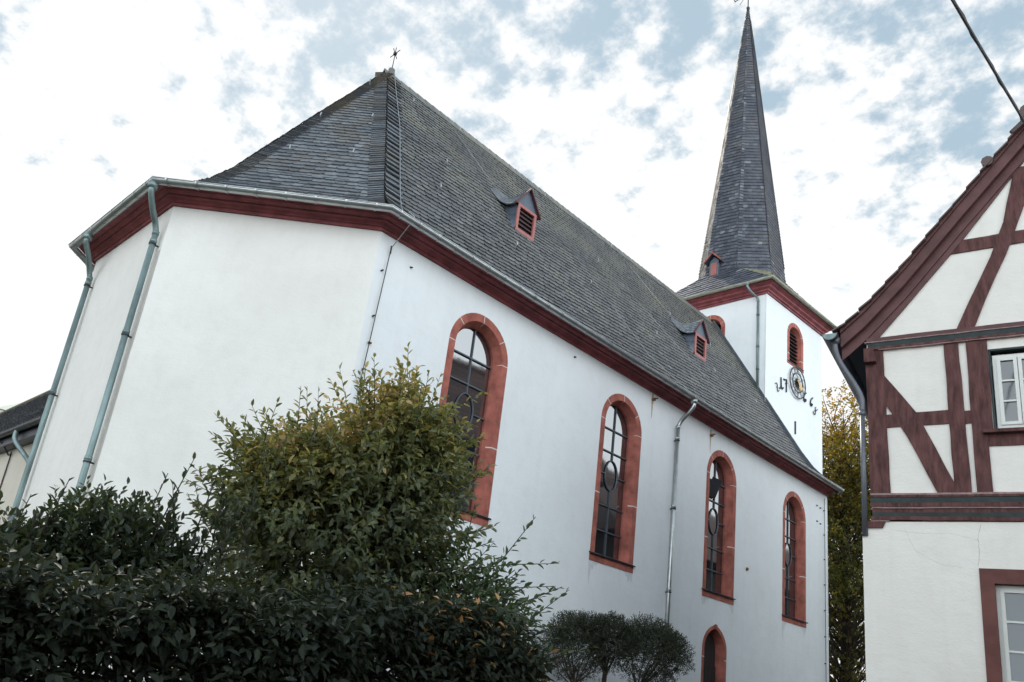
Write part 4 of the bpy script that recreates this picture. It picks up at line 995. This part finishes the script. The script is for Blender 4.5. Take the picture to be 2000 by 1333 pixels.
# ground floor window with flat stone surround
mb = MB(); so, zo_ = hs(1.065), hz(3.42); wS = LS0 - so
for a0, a1, b0, b1 in ((so, LS0, LZ0 - .2, zo_), (LS1, LS1 + wS, LZ0 - .2, zo_), (LS0, LS1, LZ1, zo_), (LS0, LS1, LZ0 - .2, LZ0)):
    mb.hexa([FH(a0, b0, -.16), FH(a1, b0, -.16), FH(a1, b0, .052), FH(a0, b0, .052)], [FH(a0, b1, -.16), FH(a1, b1, -.16), FH(a1, b1, .052), FH(a0, b1, .052)])
mb.build('window_surround', SURR, house)
casement(LS0 + .003, LS1 - .003, LZ0 + .003, LZ1 - .003, -.07, 'window', 3, house, curtain=True)
# gutter and pipe
mb = MB(); gs, gz, gr = -.50, 7.60, .12
def grow(d, r): return [FH(gs + r * math.cos(t), gz + r * math.sin(t), d) for t in np.linspace(math.pi, 2 * math.pi, 11)]
ring(mb, grow(.32, gr), grow(-DEP, gr)); ring(mb, grow(.32, gr - .01), grow(-DEP, gr - .01)); ring(mb, grow(.32, gr), grow(.32, gr - .01))
mb.add(grow(.30, gr - .005), [tuple(range(11))], 1)
mb.tube([FH(gs - gr, gz, .32), FH(gs - gr, gz, -DEP)], .012, 5)
mb.build('gutter', [GUTD, COPP], house, smooth=False)
mb = MB(); pp = smoothpath([FH(-.44, 7.54, .16), FH(-.44, 7.38, .16), FH(-.38, 7.15, .12), FH(-.16, 6.72, .06), FH(-.085, 6.50, .05), FH(-.085, 6.3, .05)], 6)
mb.tube(pp, .043, 12); mb.tube([pp[-1], FH(-.085, 4.30, .04)], .040, 12); mb.tube([FH(-.085, 6.3, .05), FH(-.085, 6.22, .05)], .05, 12); mb.tube([FH(-.44, 7.56, .16), FH(-.44, 7.46, .16)], [.075, .06], 12)
mb.build('downpipe', PIPEG, house, smooth=True)
# side eave board seen from below
mb = MB(); mb.hexa([FH(-.40, 7.58, .05), FH(-.02, 7.70, .05), FH(-.02, 7.70, -DEP), FH(-.40, 7.58, -DEP)], [FH(-.40, 7.63, .05), FH(-.02, 7.95, .05), FH(-.02, 7.95, -DEP), FH(-.40, 7.63, -DEP)]); mb.build('eave_board', SHEET, house)

# ------------------------------------------------------------------ annex behind the apse, far gabled house
annex = thing('annex_building', (-30, 7, 0), 'low annex with dark slate roof and beige wall at the left edge', 'building')
mb = MB(); mb.add([(-46, 5.3, 0), (-18.8, 5.3, 0), (-18.8, 5.3, 5.75), (-46, 5.3, 5.75)], [(0, 1, 2, 3)]); mb.add([(-46, 5.3, 0), (-46, 10.8, 0), (-46, 10.8, 5.75), (-46, 8.05, 9.5), (-46, 5.3, 5.75)], [(0, 1, 2, 3, 4)]); mb.add([(-46, 10.8, 0), (-18.8, 10.8, 0), (-18.8, 10.8, 5.75), (-46, 10.8, 5.75)], [(0, 1, 2, 3)])
mb.build('wall', m_plaster('beige_plaster', (.60, .55, .47), (.5, .45, .38)), annex)
random.seed(9); mb = MB()
flat_facet(mb, (-46, 4.95, 5.82), (-18.8, 4.95, 5.82), (-18.8, 8.05, 9.62), (-46, 8.05, 9.62), .30, .36, 0, .05, 0, 1)
mb.add([(-46, 11.1, 5.82), (-18.8, 11.1, 5.82), (-18.8, 8.05, 9.62), (-46, 8.05, 9.62)], [(0, 1, 2, 3)], 0)
mb.build('roof', [m_slate('annex_slate', [(0, (.03, .033, .04)), (.5, (.07, .075, .085)), (.68, (.14, .15, .17)), (.85, (.42, .45, .48)), (1, (.5, .52, .55))], rough=.4), UNDER], annex)
mb = MB(); mb.tube([(-46, 8.05, 9.66), (-18.8, 8.05, 9.66)], .11, 8); mb.build('ridge', m_plain('mossy_ridge', (.12, .105, .07), .9), annex)
mb = MB(); mb.box((-46, 5.0, 5.55), (-18.8, 5.3, 5.8)); mb.build('eave_board', SHEET, annex)
gutter([(-18.8, 5.3), (-46, 5.3)], [np.array((0, -1)), np.array((0, -1))], .42, 5.83, .09, 'gutter', GUTD, annex)
mb = MB(); mb.tube(smoothpath([(-21.9, 4.88, 5.78), (-21.85, 4.9, 5.5), (-21.3, 5.2, 5.0), (-21.25, 5.22, 4.8)], 5), .06, 10); mb.tube([(-21.25, 5.22, 4.8), (-21.25, 5.22, 0)], .06, 10); mb.build('downpipe', COPP, annex, smooth=True)
mb = MB(); mb.tube(smoothpath([(-23.6, 4.95, 5.7), (-23.4, 5.2, 5.35), (-23.45, 5.27, 5.0), (-23.5, 5.27, 0.2)], 4), .02, 6); mb.build('lightning_conductor', IRON, annex)
far = thing('gabled_house', (-58, 14, 0), 'orange house corner with green eaves far behind the slate annex', 'house')
mb = MB(); mb.box((-68, 10.5, 0), (-52, 20, 11.9)); mb.build('wall', OCHRE, far)
mb = MB(); mb.hexa([(-68.5, 10, 11.9), (-51.2, 10, 11.9), (-51.2, 20.5, 11.9), (-68.5, 20.5, 11.9)], [(-68.5, 10, 12.25), (-51.2, 10, 12.25), (-51.2, 20.5, 12.25), (-68.5, 20.5, 12.25)]); mb.build('eaves', m_plain('cream_eaves', (.5, .46, .4), .8), far)
mb = MB(); mb.add([(-68.5, 10, 12.3), (-51.2, 10, 12.3), (-51.2, 20.5, 12.3), (-68.5, 20.5, 12.3), (-62, 15, 16), (-58, 15, 16)], [(0, 1, 5, 4), (1, 2, 5), (2, 3, 4, 5), (3, 0, 4)]); mb.build('roof', GREENW, far)

# houses across the lane, seen only as reflections in the glass
def plain_house(name, x0, y0, x1, y1, ze, zr, axis, label, m, wins):
    h = thing(name, ((x0 + x1) / 2, (y0 + y1) / 2, 0), label, 'house')
    mb = MB(); mb.box((x0, y0, 0), (x1, y1, ze)); mb.build('wall', m, h)
    mb = MB(); xm, ym = (x0 + x1) / 2, (y0 + y1) / 2; o = .4
    if axis == 'y': V = [(x0 - o, y0 - o, ze), (x1 + o, y0 - o, ze), (x1 + o, y1 + o, ze), (x0 - o, y1 + o, ze), (xm, y0 - o, zr), (xm, y1 + o, zr)]; F_ = [(0, 3, 5, 4), (1, 4, 5, 2), (0, 4, 1), (2, 5, 3), (0, 1, 2, 3)]
    else: V = [(x0 - o, y0 - o, ze), (x1 + o, y0 - o, ze), (x1 + o, y1 + o, ze), (x0 - o, y1 + o, ze), (x0 - o, ym, zr), (x1 + o, ym, zr)]; F_ = [(0, 4, 5, 1), (3, 2, 5, 4), (0, 3, 4), (1, 5, 2), (0, 1, 2, 3)]
    mb.add([(a, b, c + .01) for a, b, c in V], F_); mb.build('roof', TILE, h)
    for (wx, wy, wz) in wins:
        mb = MB(); mb.box((wx - .06, wy - .5, wz), (wx + .02, wy + .5, wz + 1.4)); w = mb.build('window', CREAM, h)
        mb = MB()
        for k in (-1, 1): mb.box((wx - .075, wy + k * .23 - .19, wz + .08), (wx - .065, wy + k * .23 + .19, wz + 1.32))
        g2 = mb.build('pane', HGLASS, None); g2.parent = w
plain_house('rendered_house', -3.5, 24, 5, 50, 7.2, 11.2, 'y', 'dark rendered house hidden behind the half-timbered house along the lane', m_plaster('dark_render', (.055, .05, .048), (.04, .036, .034)), [(-3.5, y, z) for y in (26.5, 29.5, 32.5, 35, 38, 42, 46) for z in (1.2, 4.2)])
plain_house('rendered_house', 5.5, -16, 13, 8.5, 6.2, 10, 'y', 'brown rendered house across the lane behind the viewer', m_plaster('tan_render', (.20, .15, .115), (.14, .11, .085)), [(5.5, y, z) for y in (-11, -7.5, -4, -.5, 3, 6.5) for z in (1.1, 4.1)])

# overhead cable
def cpix(px, py, t):
    d = CF + CR * ((px - 920.01) / 1529.877) - CU * ((py - 796.39) / 1529.877); return np.array((0, 0, 1.6)) + np.array(d) * t
a, b = cpix(1862, 0, 7.6), cpix(2000, 245, 9.8); dv = b - a
p0, p1 = a - dv * 3.2, b + dv * .75; pts = []
for t in np.linspace(0, 1, 40):
    p = p0 + (p1 - p0) * t; p[2] -= .25 * (1 - (2 * t - 1) ** 2) - .21; pts.append(p)
mb = MB(); mb.tube(pts, .016, 6)
for off in (.0,):
    tw = [p + np.array((math.cos(i * 2.2), 0, math.sin(i * 2.2))) * .012 for i, p in enumerate(pts)]; mb.tube(tw, .012, 5)
tag(mb.build('overhead_cable', CABLEM), 'thin black overhead cable crossing the sky above the house gable', 'cable')

# ------------------------------------------------------------------ vegetation
def unit(v): return v / np.maximum(1e-9, np.linalg.norm(v, axis=-1, keepdims=True))
class Leaves:
    def __init__(s): s.P = []; s.D = []; s.N = []; s.L = []; s.W = []; s.R = []
    def add(s, P, D, N, L, W, R_): s.P.append(P); s.D.append(D); s.N.append(N); s.L.append(L); s.W.append(W); s.R.append(R_)
    def build(s, name, m, parent, shape='six', fold=.18, curl=.12, kind=None):
        P, D, N = np.concatenate(s.P), unit(np.concatenate(s.D)), np.concatenate(s.N); L = np.concatenate(s.L)[:, None]; W = np.concatenate(s.W)[:, None]; Rr = np.clip(np.concatenate(s.R), 0, 1)
        T_ = unit(np.cross(D, N)); N = unit(np.cross(T_, D)); n = len(P)
        if shape == 'six':
            V = np.stack([P, P + D * L * .32 + T_ * W * .46 + N * W * fold, P + D * L * .68 + T_ * W * .40 + N * (W * fold - L * curl * .4), P + D * L - N * L * curl, P + D * L * .68 - T_ * W * .40 + N * (W * fold - L * curl * .4), P + D * L * .32 - T_ * W * .46 + N * W * fold], 1); k = 6
            Fc = np.array([[0, 1, 2, 3], [0, 3, 4, 5]])
        else:
            V = np.stack([P, P + D * L * .5 + T_ * W * .5 + N * W * fold, P + D * L - N * L * curl, P + D * L * .5 - T_ * W * .5 + N * W * fold], 1); k = 4
            Fc = np.array([[0, 1, 2], [0, 2, 3]])
        V = V.reshape(-1, 3); fn, fk = Fc.shape; F_ = (np.arange(n)[:, None, None] * k + Fc[None]).reshape(-1, fk)
        me = bpy.data.meshes.new(name); me.vertices.add(len(V)); me.vertices.foreach_set('co', V.astype(np.float32).ravel())
        me.loops.add(F_.size); me.loops.foreach_set('vertex_index', F_.astype(np.int32).ravel()); me.polygons.add(len(F_)); me.polygons.foreach_set('loop_start', np.arange(0, F_.size, fk, dtype=np.int32))
        try: me.polygons.foreach_set('loop_total', np.full(len(F_), fk, dtype=np.int32))
        except Exception: pass
        me.materials.append(m); me.update(calc_edges=True); me.validate()
        at = me.attributes.new('rnd', 'FLOAT', 'FACE'); at.data.foreach_set('value', np.repeat(Rr, fn).astype(np.float32))
        o = bpy.data.objects.new(name, me); COL.objects.link(o)
        if parent is not None: o.parent = parent; o.location = -Vector(parent.location)
        if kind: o['kind'] = kind
        return o
def shoots(lv, starts, dirs, lens, n, ll, lw, opp=False, spread=.9, droop=.15, bend=.15, base=.5, var=.28, shift=None, stems=None, stemr=.006, upn=.6, first=.12):
    m = len(starts); side = unit(np.cross(dirs, rng.normal(size=(m, 3)))); side2 = np.cross(dirs, side)
    bendv = unit(rng.normal(size=(m, 3)) + np.array((0, 0, .6))) * bend
    ph = rng.uniform(0, 6.28, m); sh = np.zeros(m) if shift is None else shift
    for i in range(n):
        t = first + (1 - first) * (i + .5 * rng.random(m)) / n; last = i >= n - 2
        P = starts + dirs * (lens * t)[:, None] + bendv * (lens * t * t)[:, None]; D0 = unit(dirs + bendv * 2 * t[:, None])
        a = ph + (i // 2 * 1.57 + (i % 2) * math.pi if opp else i * 2.4) + rng.normal(0, .25, m)
        rad = side * np.cos(a)[:, None] + side2 * np.sin(a)[:, None]
        sp = spread * (1 - .45 * t)[:, None]
        D = D0 * (1 - .35 * sp) + rad * sp + np.array((0, 0, -droop)) + rng.normal(0, .12, (m, 3))
        N_ = unit(D0 * .5 + np.array((0, 0, upn)) + rng.normal(0, .28, (m, 3)))
        sc = rng.uniform(.7, 1.15, m) * (1 - .35 * t ** 3)
        lv.add(P, D, N_, ll * sc, lw * sc, base + var * rng.normal(size=m) * .6 + sh + .10 * t)
    if stems is not None:
        for j in range(m):
            pp = [starts[j] + dirs[j] * lens[j] * t + bendv[j] * lens[j] * t * t for t in (0, .5, 1)]; stems.tube(pp, [stemr, stemr * .8, stemr * .4], 4, cap=False)
def lobes(n, L, shell=.6):
    """points in a union of ellipsoids (cx,cy,cz,rx,ry,rz,weight), biased outward; also outward directions"""
    w = np.array([l[6] for l in L]); idx = rng.choice(len(L), n, p=w / w.sum()); Lc = np.array([l[:6] for l in L])[idx]
    d = unit(rng.normal(size=(n, 3))); r = shell + (1 - shell) * rng.random(n) ** .7
    P = Lc[:, :3] + d * Lc[:, 3:6] * r[:, None]; return P, unit(d / Lc[:, 3:6])
def blobfield(P, seed, s):
    r2 = np.random.default_rng(seed); f = np.zeros(len(P))
    for _ in range(6): k = r2.normal(size=3) * s; f += np.sin(P @ k + r2.uniform(0, 6.28))
    return f / 6

# hedge along the churchyard edge (near)
hedge = thing('hedge', (-4.4, 1.2, 0), 'dark clipped hedge filling the lower left foreground, a few orange leaves', 'hedge')
H0 = np.array((-4.05, 4.25)); H1 = np.array((-4.75, -3.2)); hd = (H1 - H0) / np.linalg.norm(H1 - H0); hl = np.linalg.norm(H1 - H0); hnorm = np.array((-hd[1], hd[0])); hnorm = hnorm if hnorm[0] > 0 else -hnorm
def htop(u): return 1.96 + .07 - .085 * np.maximum(u, 0) - .30 * np.clip((.55 - u) / .55, 0, 1) ** 2 + .05 * np.sin(u * 2.3) + .045 * np.sin(u * 5.7 + 1) - .05
lv = Leaves(); st = MB()
def hedge_pts(n, face):
    u = rng.uniform(-.05, hl, n); h = htop(u)
    if face == 'front': z = 1.05 + (h - 1.05) * rng.random(n) ** .8; v = .42 + .10 * rng.normal(size=n) * .6 + .05 * np.sin(u * 5 + z * 4); o = np.stack([np.full(n, .85), np.full(n, .45)], 1)
    elif face == 'low': z = rng.uniform(.05, 1.1, n); v = .40 + .08 * rng.normal(size=n) * .6; o = np.stack([np.full(n, .9), np.full(n, .2)], 1)
    elif face == 'top': z = h - .14 * rng.random(n) ** 1.5 + .03 * rng.normal(size=n); v = rng.uniform(-.5, .45, n); o = np.stack([np.full(n, .15), np.full(n, .95)], 1)
    else: z = rng.uniform(.3, 1.85, n); v = rng.uniform(-.3, .3, n); o = np.stack([np.full(n, .1), np.full(n, .5)], 1)
    xy = H0 + hd * u[:, None] + hnorm * v[:, None]
    return np.c_[xy, z], unit(np.c_[hnorm[None] * o[:, :1] + rng.normal(0, .3, (n, 2)), o[:, 1] + rng.normal(0, .3, n)])
for face, n, k in (('front', 2600, 7), ('low', 2200, 7), ('top', 1300, 7), ('core', 3000, 7)):
    P, D = hedge_pts(n, face); shoots(lv, P - D * .18, D, np.full(n, .30), k, .098, .04, False, 1.0, .45, .2, .40, .24, stems=None)
n = 420; z = rng.uniform(.9, 1.72, n); v = rng.uniform(-.5, .45, n); P = np.c_[H0 + hnorm * v[:, None] - hd * rng.uniform(-.02, .10, (n, 1)), z]; D = unit(np.c_[np.tile(-hd * .8, (n, 1)) + rng.normal(0, .3, (n, 2)), .35 + rng.normal(0, .3, n)])
shoots(lv, P - D * .15, D, np.full(n, .28), 7, .10, .042, False, 1.0, .4, .2, .45, .26, shift=np.where(z > 1.5, rng.uniform(0, .35, n), 0))
n = 90; u = rng.uniform(0, 1.0, n); P = np.c_[H0 + hd * u[:, None] + hnorm * rng.uniform(0, .48, (n, 1)), htop(u) - rng.uniform(0, .35, n)]; D = unit(rng.normal(0, .3, (n, 3)) + np.array((.5, .1, .6)))
shoots(lv, P - D * .1, D, np.full(n, .25), 6, .10, .045, False, 1.0, .5, .2, .86, .3)
lv.build('foliage', L_HEDGE, hedge)
mb = MB()
for u in np.arange(.3, hl, .45):
    p = H0 + hd * u; mb.tube([(p[0], p[1], 0), (p[0] + random.uniform(-.1, .1), p[1] + random.uniform(-.1, .1), 1.3)], [.03, .012], 6)
mb.build('stem', BARK, hedge)

# round yellowing bush
bush = thing('tall_shrub', (-6.0, 4.15, 0), 'big round shrub with yellowing top in front of the first arched window', 'shrub')
BL_ = [(-5.95, 3.9, 2.5, .98, .95, .95, 3), (-5.70, 4.18, 3.12, .68, .72, .74, 2.2), (-6.1, 3.55, 2.85, .55, .62, .60, 1.5), (-5.48, 4.44, 2.6, .55, .56, .85, 1.5), (-5.50, 4.27, 3.58, .40, .42, .46, 1.0), (-5.8, 4.0, 1.7, .9, .9, .7, 2), (-6.02, 3.62, 2.98, .44, .46, .44, 1.1), (-5.50, 4.42, 3.28, .44, .46, .44, 1.1)]
lv = Leaves(); st = MB()
n = 3300; P, D = lobes(n, BL_, .45); D = unit(D * np.array((1.1, 1.1, .55)) + np.array((0, 0, .22)) + rng.normal(0, .28, (n, 3)))
yl = np.clip((P[:, 2] - 2.65) * .34, -.06, .36) + .40 * np.clip(blobfield(P, 4, 2.6) + .05, -.25, 1)
shoots(lv, P - D * .2, D, rng.uniform(.28, .44, n), 9, .098, .047, False, 1.0, .34, .2, .36, .22, shift=yl)
# shoots standing out at the rim
n = 520; P, D = lobes(n, BL_, .90); D = unit(D * np.array((1, 1, .6)) + np.array((0, 0, .42)) + rng.normal(0, .25, (n, 3))); keep = P[:, 2] > 2.0; P, D = P[keep], D[keep]; n = len(P)
shoots(lv, P - D * .1, D, rng.uniform(.28, .52, n), 12, .095, .042, False, .9, .15, .25, .42, .22, shift=np.clip((P[:, 2] - 2.8) * .24, -.05, .26), stems=st, stemr=.004)
lv.build('foliage', L_BUSH, bush)
for k in range(9):
    a = k * .7; q = np.array((-5.9 + .15 * math.cos(a), 4.1 + .15 * math.sin(a), 0)); e_ = np.array((-5.8 + .55 * math.cos(a), 4.1 + .55 * math.sin(a), 2.6 + .5 * random.random())); st.tube(smoothpath([q, (q + e_) / 2 + np.array((.1 * math.cos(a), .1 * math.sin(a), .1)), e_], 4), [.035 - .003 * i for i in range(9)], 6)
st.build('branch', BARK, bush)

# right shrub with arching green-tipped shoots
rs = thing('arching_shrub', (-5.1, 4.95, 0), 'green shrub with long arching shoots at the right side of the tall shrub', 'shrub')
lv = Leaves(); st = MB(); n = 120
P = np.array((-5.25, 4.85, 1.75)) + rng.normal(0, 1, (n, 3)) * np.array((.18, .18, .35)); P[:, 2] = np.clip(P[:, 2], 1.2, 2.45)
D = unit(np.c_[.62 + rng.normal(0, .22, n), .55 + rng.normal(0, .3, n), .30 + rng.normal(0, .22, n)])
shoots(lv, P, D, rng.uniform(.4, .9, n), 17, .095, .042, True, .85, .12, .22, .45, .22, stems=st, stemr=.006)
n = 420; P, D = lobes(n, [(-5.15, 4.9, 1.8, .5, .5, .62, 1)], .4); shoots(lv, P, unit(D + np.array((.3, .3, .3))), np.full(n, .3), 8, .085, .036, True, .9, .15, .2, .4, .22)
lv.build('foliage', L_RIGHT, rs); st.build('branch', BARK, rs)

# left shrub: upright leafy shoots
ls = thing('upright_shrub', (-5.4, 1.9, 0), 'dark green shrub with upright leafy shoots below the apse wall, left', 'shrub')
lv = Leaves(); st = MB()
n = 2000; P, D = lobes(n, [(-5.40, 1.95, 1.88, .5, .55, .50, 2), (-5.45, 1.30, 1.58, .45, .5, .48, 1.7), (-5.45, 2.4, 1.75, .4, .32, .42, 1.0), (-5.45, .6, 1.2, .45, .5, .45, .8)], .35)
D = unit(D * .5 + np.array((0, 0, .7)) + rng.normal(0, .25, (n, 3))); shoots(lv, P - D * .15, D, rng.uniform(.2, .34, n), 9, .082, .036, True, .9, .1, .15, .42, .25)
def upright(pxs):
    for (x, y, z, dx, dy, dz, l, k) in pxs:
        P = np.array([[x, y, z]]); D = unit(np.array([[dx, dy, dz]], float)); shoots(lv, P, D, np.array([l]), k, .082, .035, True, .85, .02, .18, .45, .15, stems=st, stemr=.006)
ups = []
TIPS = [(-5.32, 1.41, 2.13), (-5.30, 1.46, 2.36), (-5.24, 1.66, 2.28), (-5.2, 1.79, 2.34), (-5.16, 1.9, 2.42), (-5.1, 2.05, 2.48), (-5.05, 2.17, 2.62), (-4.97, 2.35, 2.60), (-4.93, 2.45, 2.40), (-5.21, 1.77, 2.13), (-5.06, 2.15, 2.27), (-5.33, 1.34, 1.97)]
for k in range(58):
    t = random.random(); x = -5.45 + random.uniform(-.3, .3); y = .75 + 2.1 * t + random.uniform(-.1, .1); top = 1.72 + .66 * t + .12 * math.sin(t * 9) + random.uniform(-.12, .16)
    l = random.uniform(.35, .62); dx, dy = random.uniform(-.3, .3), random.uniform(-.3, .42); ups.append((x, y, top - l * .75, dx, dy, 1, l, int(l * 30)))
for (x, y, z) in TIPS:
    l = random.uniform(.42, .58); dx, dy = random.uniform(-.12, .12), random.uniform(-.08, .22); ups.append((x - dx * l, y - dy * l, z - l * .95, dx, dy, 1, l, int(l * 26)))
upright(ups)
lv.build('foliage', L_LEFT, ls); st.build('branch', BARK, ls)

# pruned little trees by the nave wall
def limb(st, p, d, l, r, lvl, tips, spread, n=3):
    p = np.array(p, float); d = nz(d); q = p + d * l; mid = (p + q) / 2 + rng.normal(0, .03, 3) * l; st.tube([p, mid, q], [r, r * .85, r * .7], 6, cap=False)
    if lvl == 0: tips.append((q, d)); return
    for k in range(n):
        limb(st, q, d + rng.normal(0, spread, 3) + np.array((0, 0, .1)), l * random.uniform(.62, .85), r * .62, lvl - 1, tips, spread, n)
def topiary(loc, crown, label, lean, nleaf):
    t = thing('pruned_tree', loc, label, 'tree', 'pruned little trees by the nave wall'); st = MB(); tips = []
    x, y, _ = loc; cz = crown[2] - crown[5] * .95
    st.tube([(x, y, 0), (x + lean * .3, y + lean * .2, cz * .55), (x + lean, y + lean, cz)], [.06, .05, .042], 7)
    c = np.array(crown[:3]); rr = np.array(crown[3:6])
    for k in range(18):
        d = unit(rng.normal(size=3)); d[2] = abs(d[2]) * .9 - .15; e_ = c + d * rr * .9; s_ = np.array((x + lean, y + lean, cz - .15 + .12 * random.random())); m_ = (s_ + e_) / 2 + rng.normal(0, .05, 3) - np.array((0, 0, .05))
        st.tube([s_, m_, e_], [.014, .009, .004], 5, cap=False)
        for j in range(3): e2 = m_ + (e_ - m_) * .4 + rng.normal(0, .22, 3) * rr; st.tube([m_ + (e_ - m_) * .3, e2], [.007, .003], 4, cap=False)
    lv = Leaves(); n = nleaf; d = unit(rng.normal(size=(n, 3))); d[:, 2] = np.where((d[:, 2] < -.2) & (rng.random(n) < .6), np.abs(d[:, 2]), d[:, 2])
    r_ = .45 + .57 * rng.random(n) ** .7; bf = 1 + .22 * blobfield(d, int(nleaf), 3.2)
    P = c + d * rr * (r_ * bf)[:, None]; D = unit(d + np.array((0, 0, .5)) + rng.normal(0, .4, (n, 3)))
    shoots(lv, P, D, np.full(n, .11), 6, .05, .019, False, .9, .05, .1, .45, .3)
    lv.build('foliage', L_SMALL, t, 'four'); st.build('trunk', BARK, t)
topiary((-9.05, 11.75, 0), (-9.15, 11.85, 2.24, .57, .57, .58), 'leftmost of three pruned little trees, round open crown by the nave wall', 0, 2900)
topiary((-8.80, 12.15, 0), (-8.75, 12.2, 2.40, .46, .46, .46), 'middle one of three pruned little trees, forked trunk and narrow crown', .05, 1900)
topiary((-8.5, 12.55, 0), (-8.12, 12.65, 2.28, .66, .66, .56), 'rightmost of three pruned little trees, wide dense crown before the downpipe', .12, 3600)
# small dark conifer tip
cf = thing('dwarf_conifer', (-7.74, 9.17, 0), 'small dark dwarf conifer behind the right end of the hedge', 'shrub')
lv = Leaves(); n = 500; zz = rng.uniform(.15, 1.66, n); rr_ = .30 * (1 - zz / 1.85); a = rng.uniform(0, 6.28, n); P = np.c_[-7.74 + rr_ * np.cos(a), 9.17 + rr_ * np.sin(a), zz]; D = unit(np.c_[np.cos(a) * .5, np.sin(a) * .5, np.full(n, .9)]); shoots(lv, P, D, np.full(n, .14), 7, .04, .014, False, .7, 0, .1, .3, .2)
lv.build('foliage', L_LEFT, cf, 'four'); mb = MB(); mb.tube([(-7.74, 9.17, 0), (-7.74, 9.17, 1.6)], [.03, .005], 6); mb.build('trunk', BARK, cf)

# autumn tree behind
tree = thing('autumn_tree', (-14.2, 38, 0), 'tall tree with yellow autumn leaves between the church and the half-timbered house', 'tree')
st = MB(); tips = []; TX, TY = -14.3, 38.0
st.tube([(TX, TY, 0), (TX + .1, TY, 2.5), (TX, TY + .1, 5)], [.34, .27, .22], 9)
cl = []
for k in range(430):
    d = unit(rng.normal(size=3)); q = rng.random() ** .45
    zc, rz, rx = (8.2, 6.6, 4.7) if k % 3 else (12.6, 4.6, 3.3)
    e_ = np.array((TX + d[0] * rx * q, TY + d[1] * rx * q, zc + d[2] * rz * q)); hr = math.hypot(e_[0] - TX, e_[1] - TY); s_ = np.array((TX, TY, max(2, e_[2] - 1.2 - hr * random.uniform(.5, 1.0))))
    st.tube(smoothpath([s_, s_ * .45 + e_ * .55 + rng.normal(0, .3, 3), e_], 3), [.05, .042, .036, .03, .024, .018, .01], 4, cap=False); cl.append(e_)
st.tube([(TX, TY + .1, 5), (TX, TY, 10), (TX + .2, TY, 14.2)], [.22, .12, .02], 7)
st.build('trunk', BARK, tree)
cl = np.array(cl); lv = Leaves(); per = 25; n = len(cl) * per
P = np.repeat(cl, per, 0) + rng.normal(0, 1, (n, 3)) * np.array((.52, .52, .26)); D = unit(rng.normal(0, .7, (n, 3)) + np.array((0, 0, .1)))
shoots(lv, P, D, np.full(n, .42), 6, .17, .10, False, .9, .3, .15, .32, .3, shift=np.clip((P[:, 2] - 11) * .05, -.16, .28) + .22 * blobfield(P, 8, .9))
lv.build('foliage', L_TREE, tree, 'four')
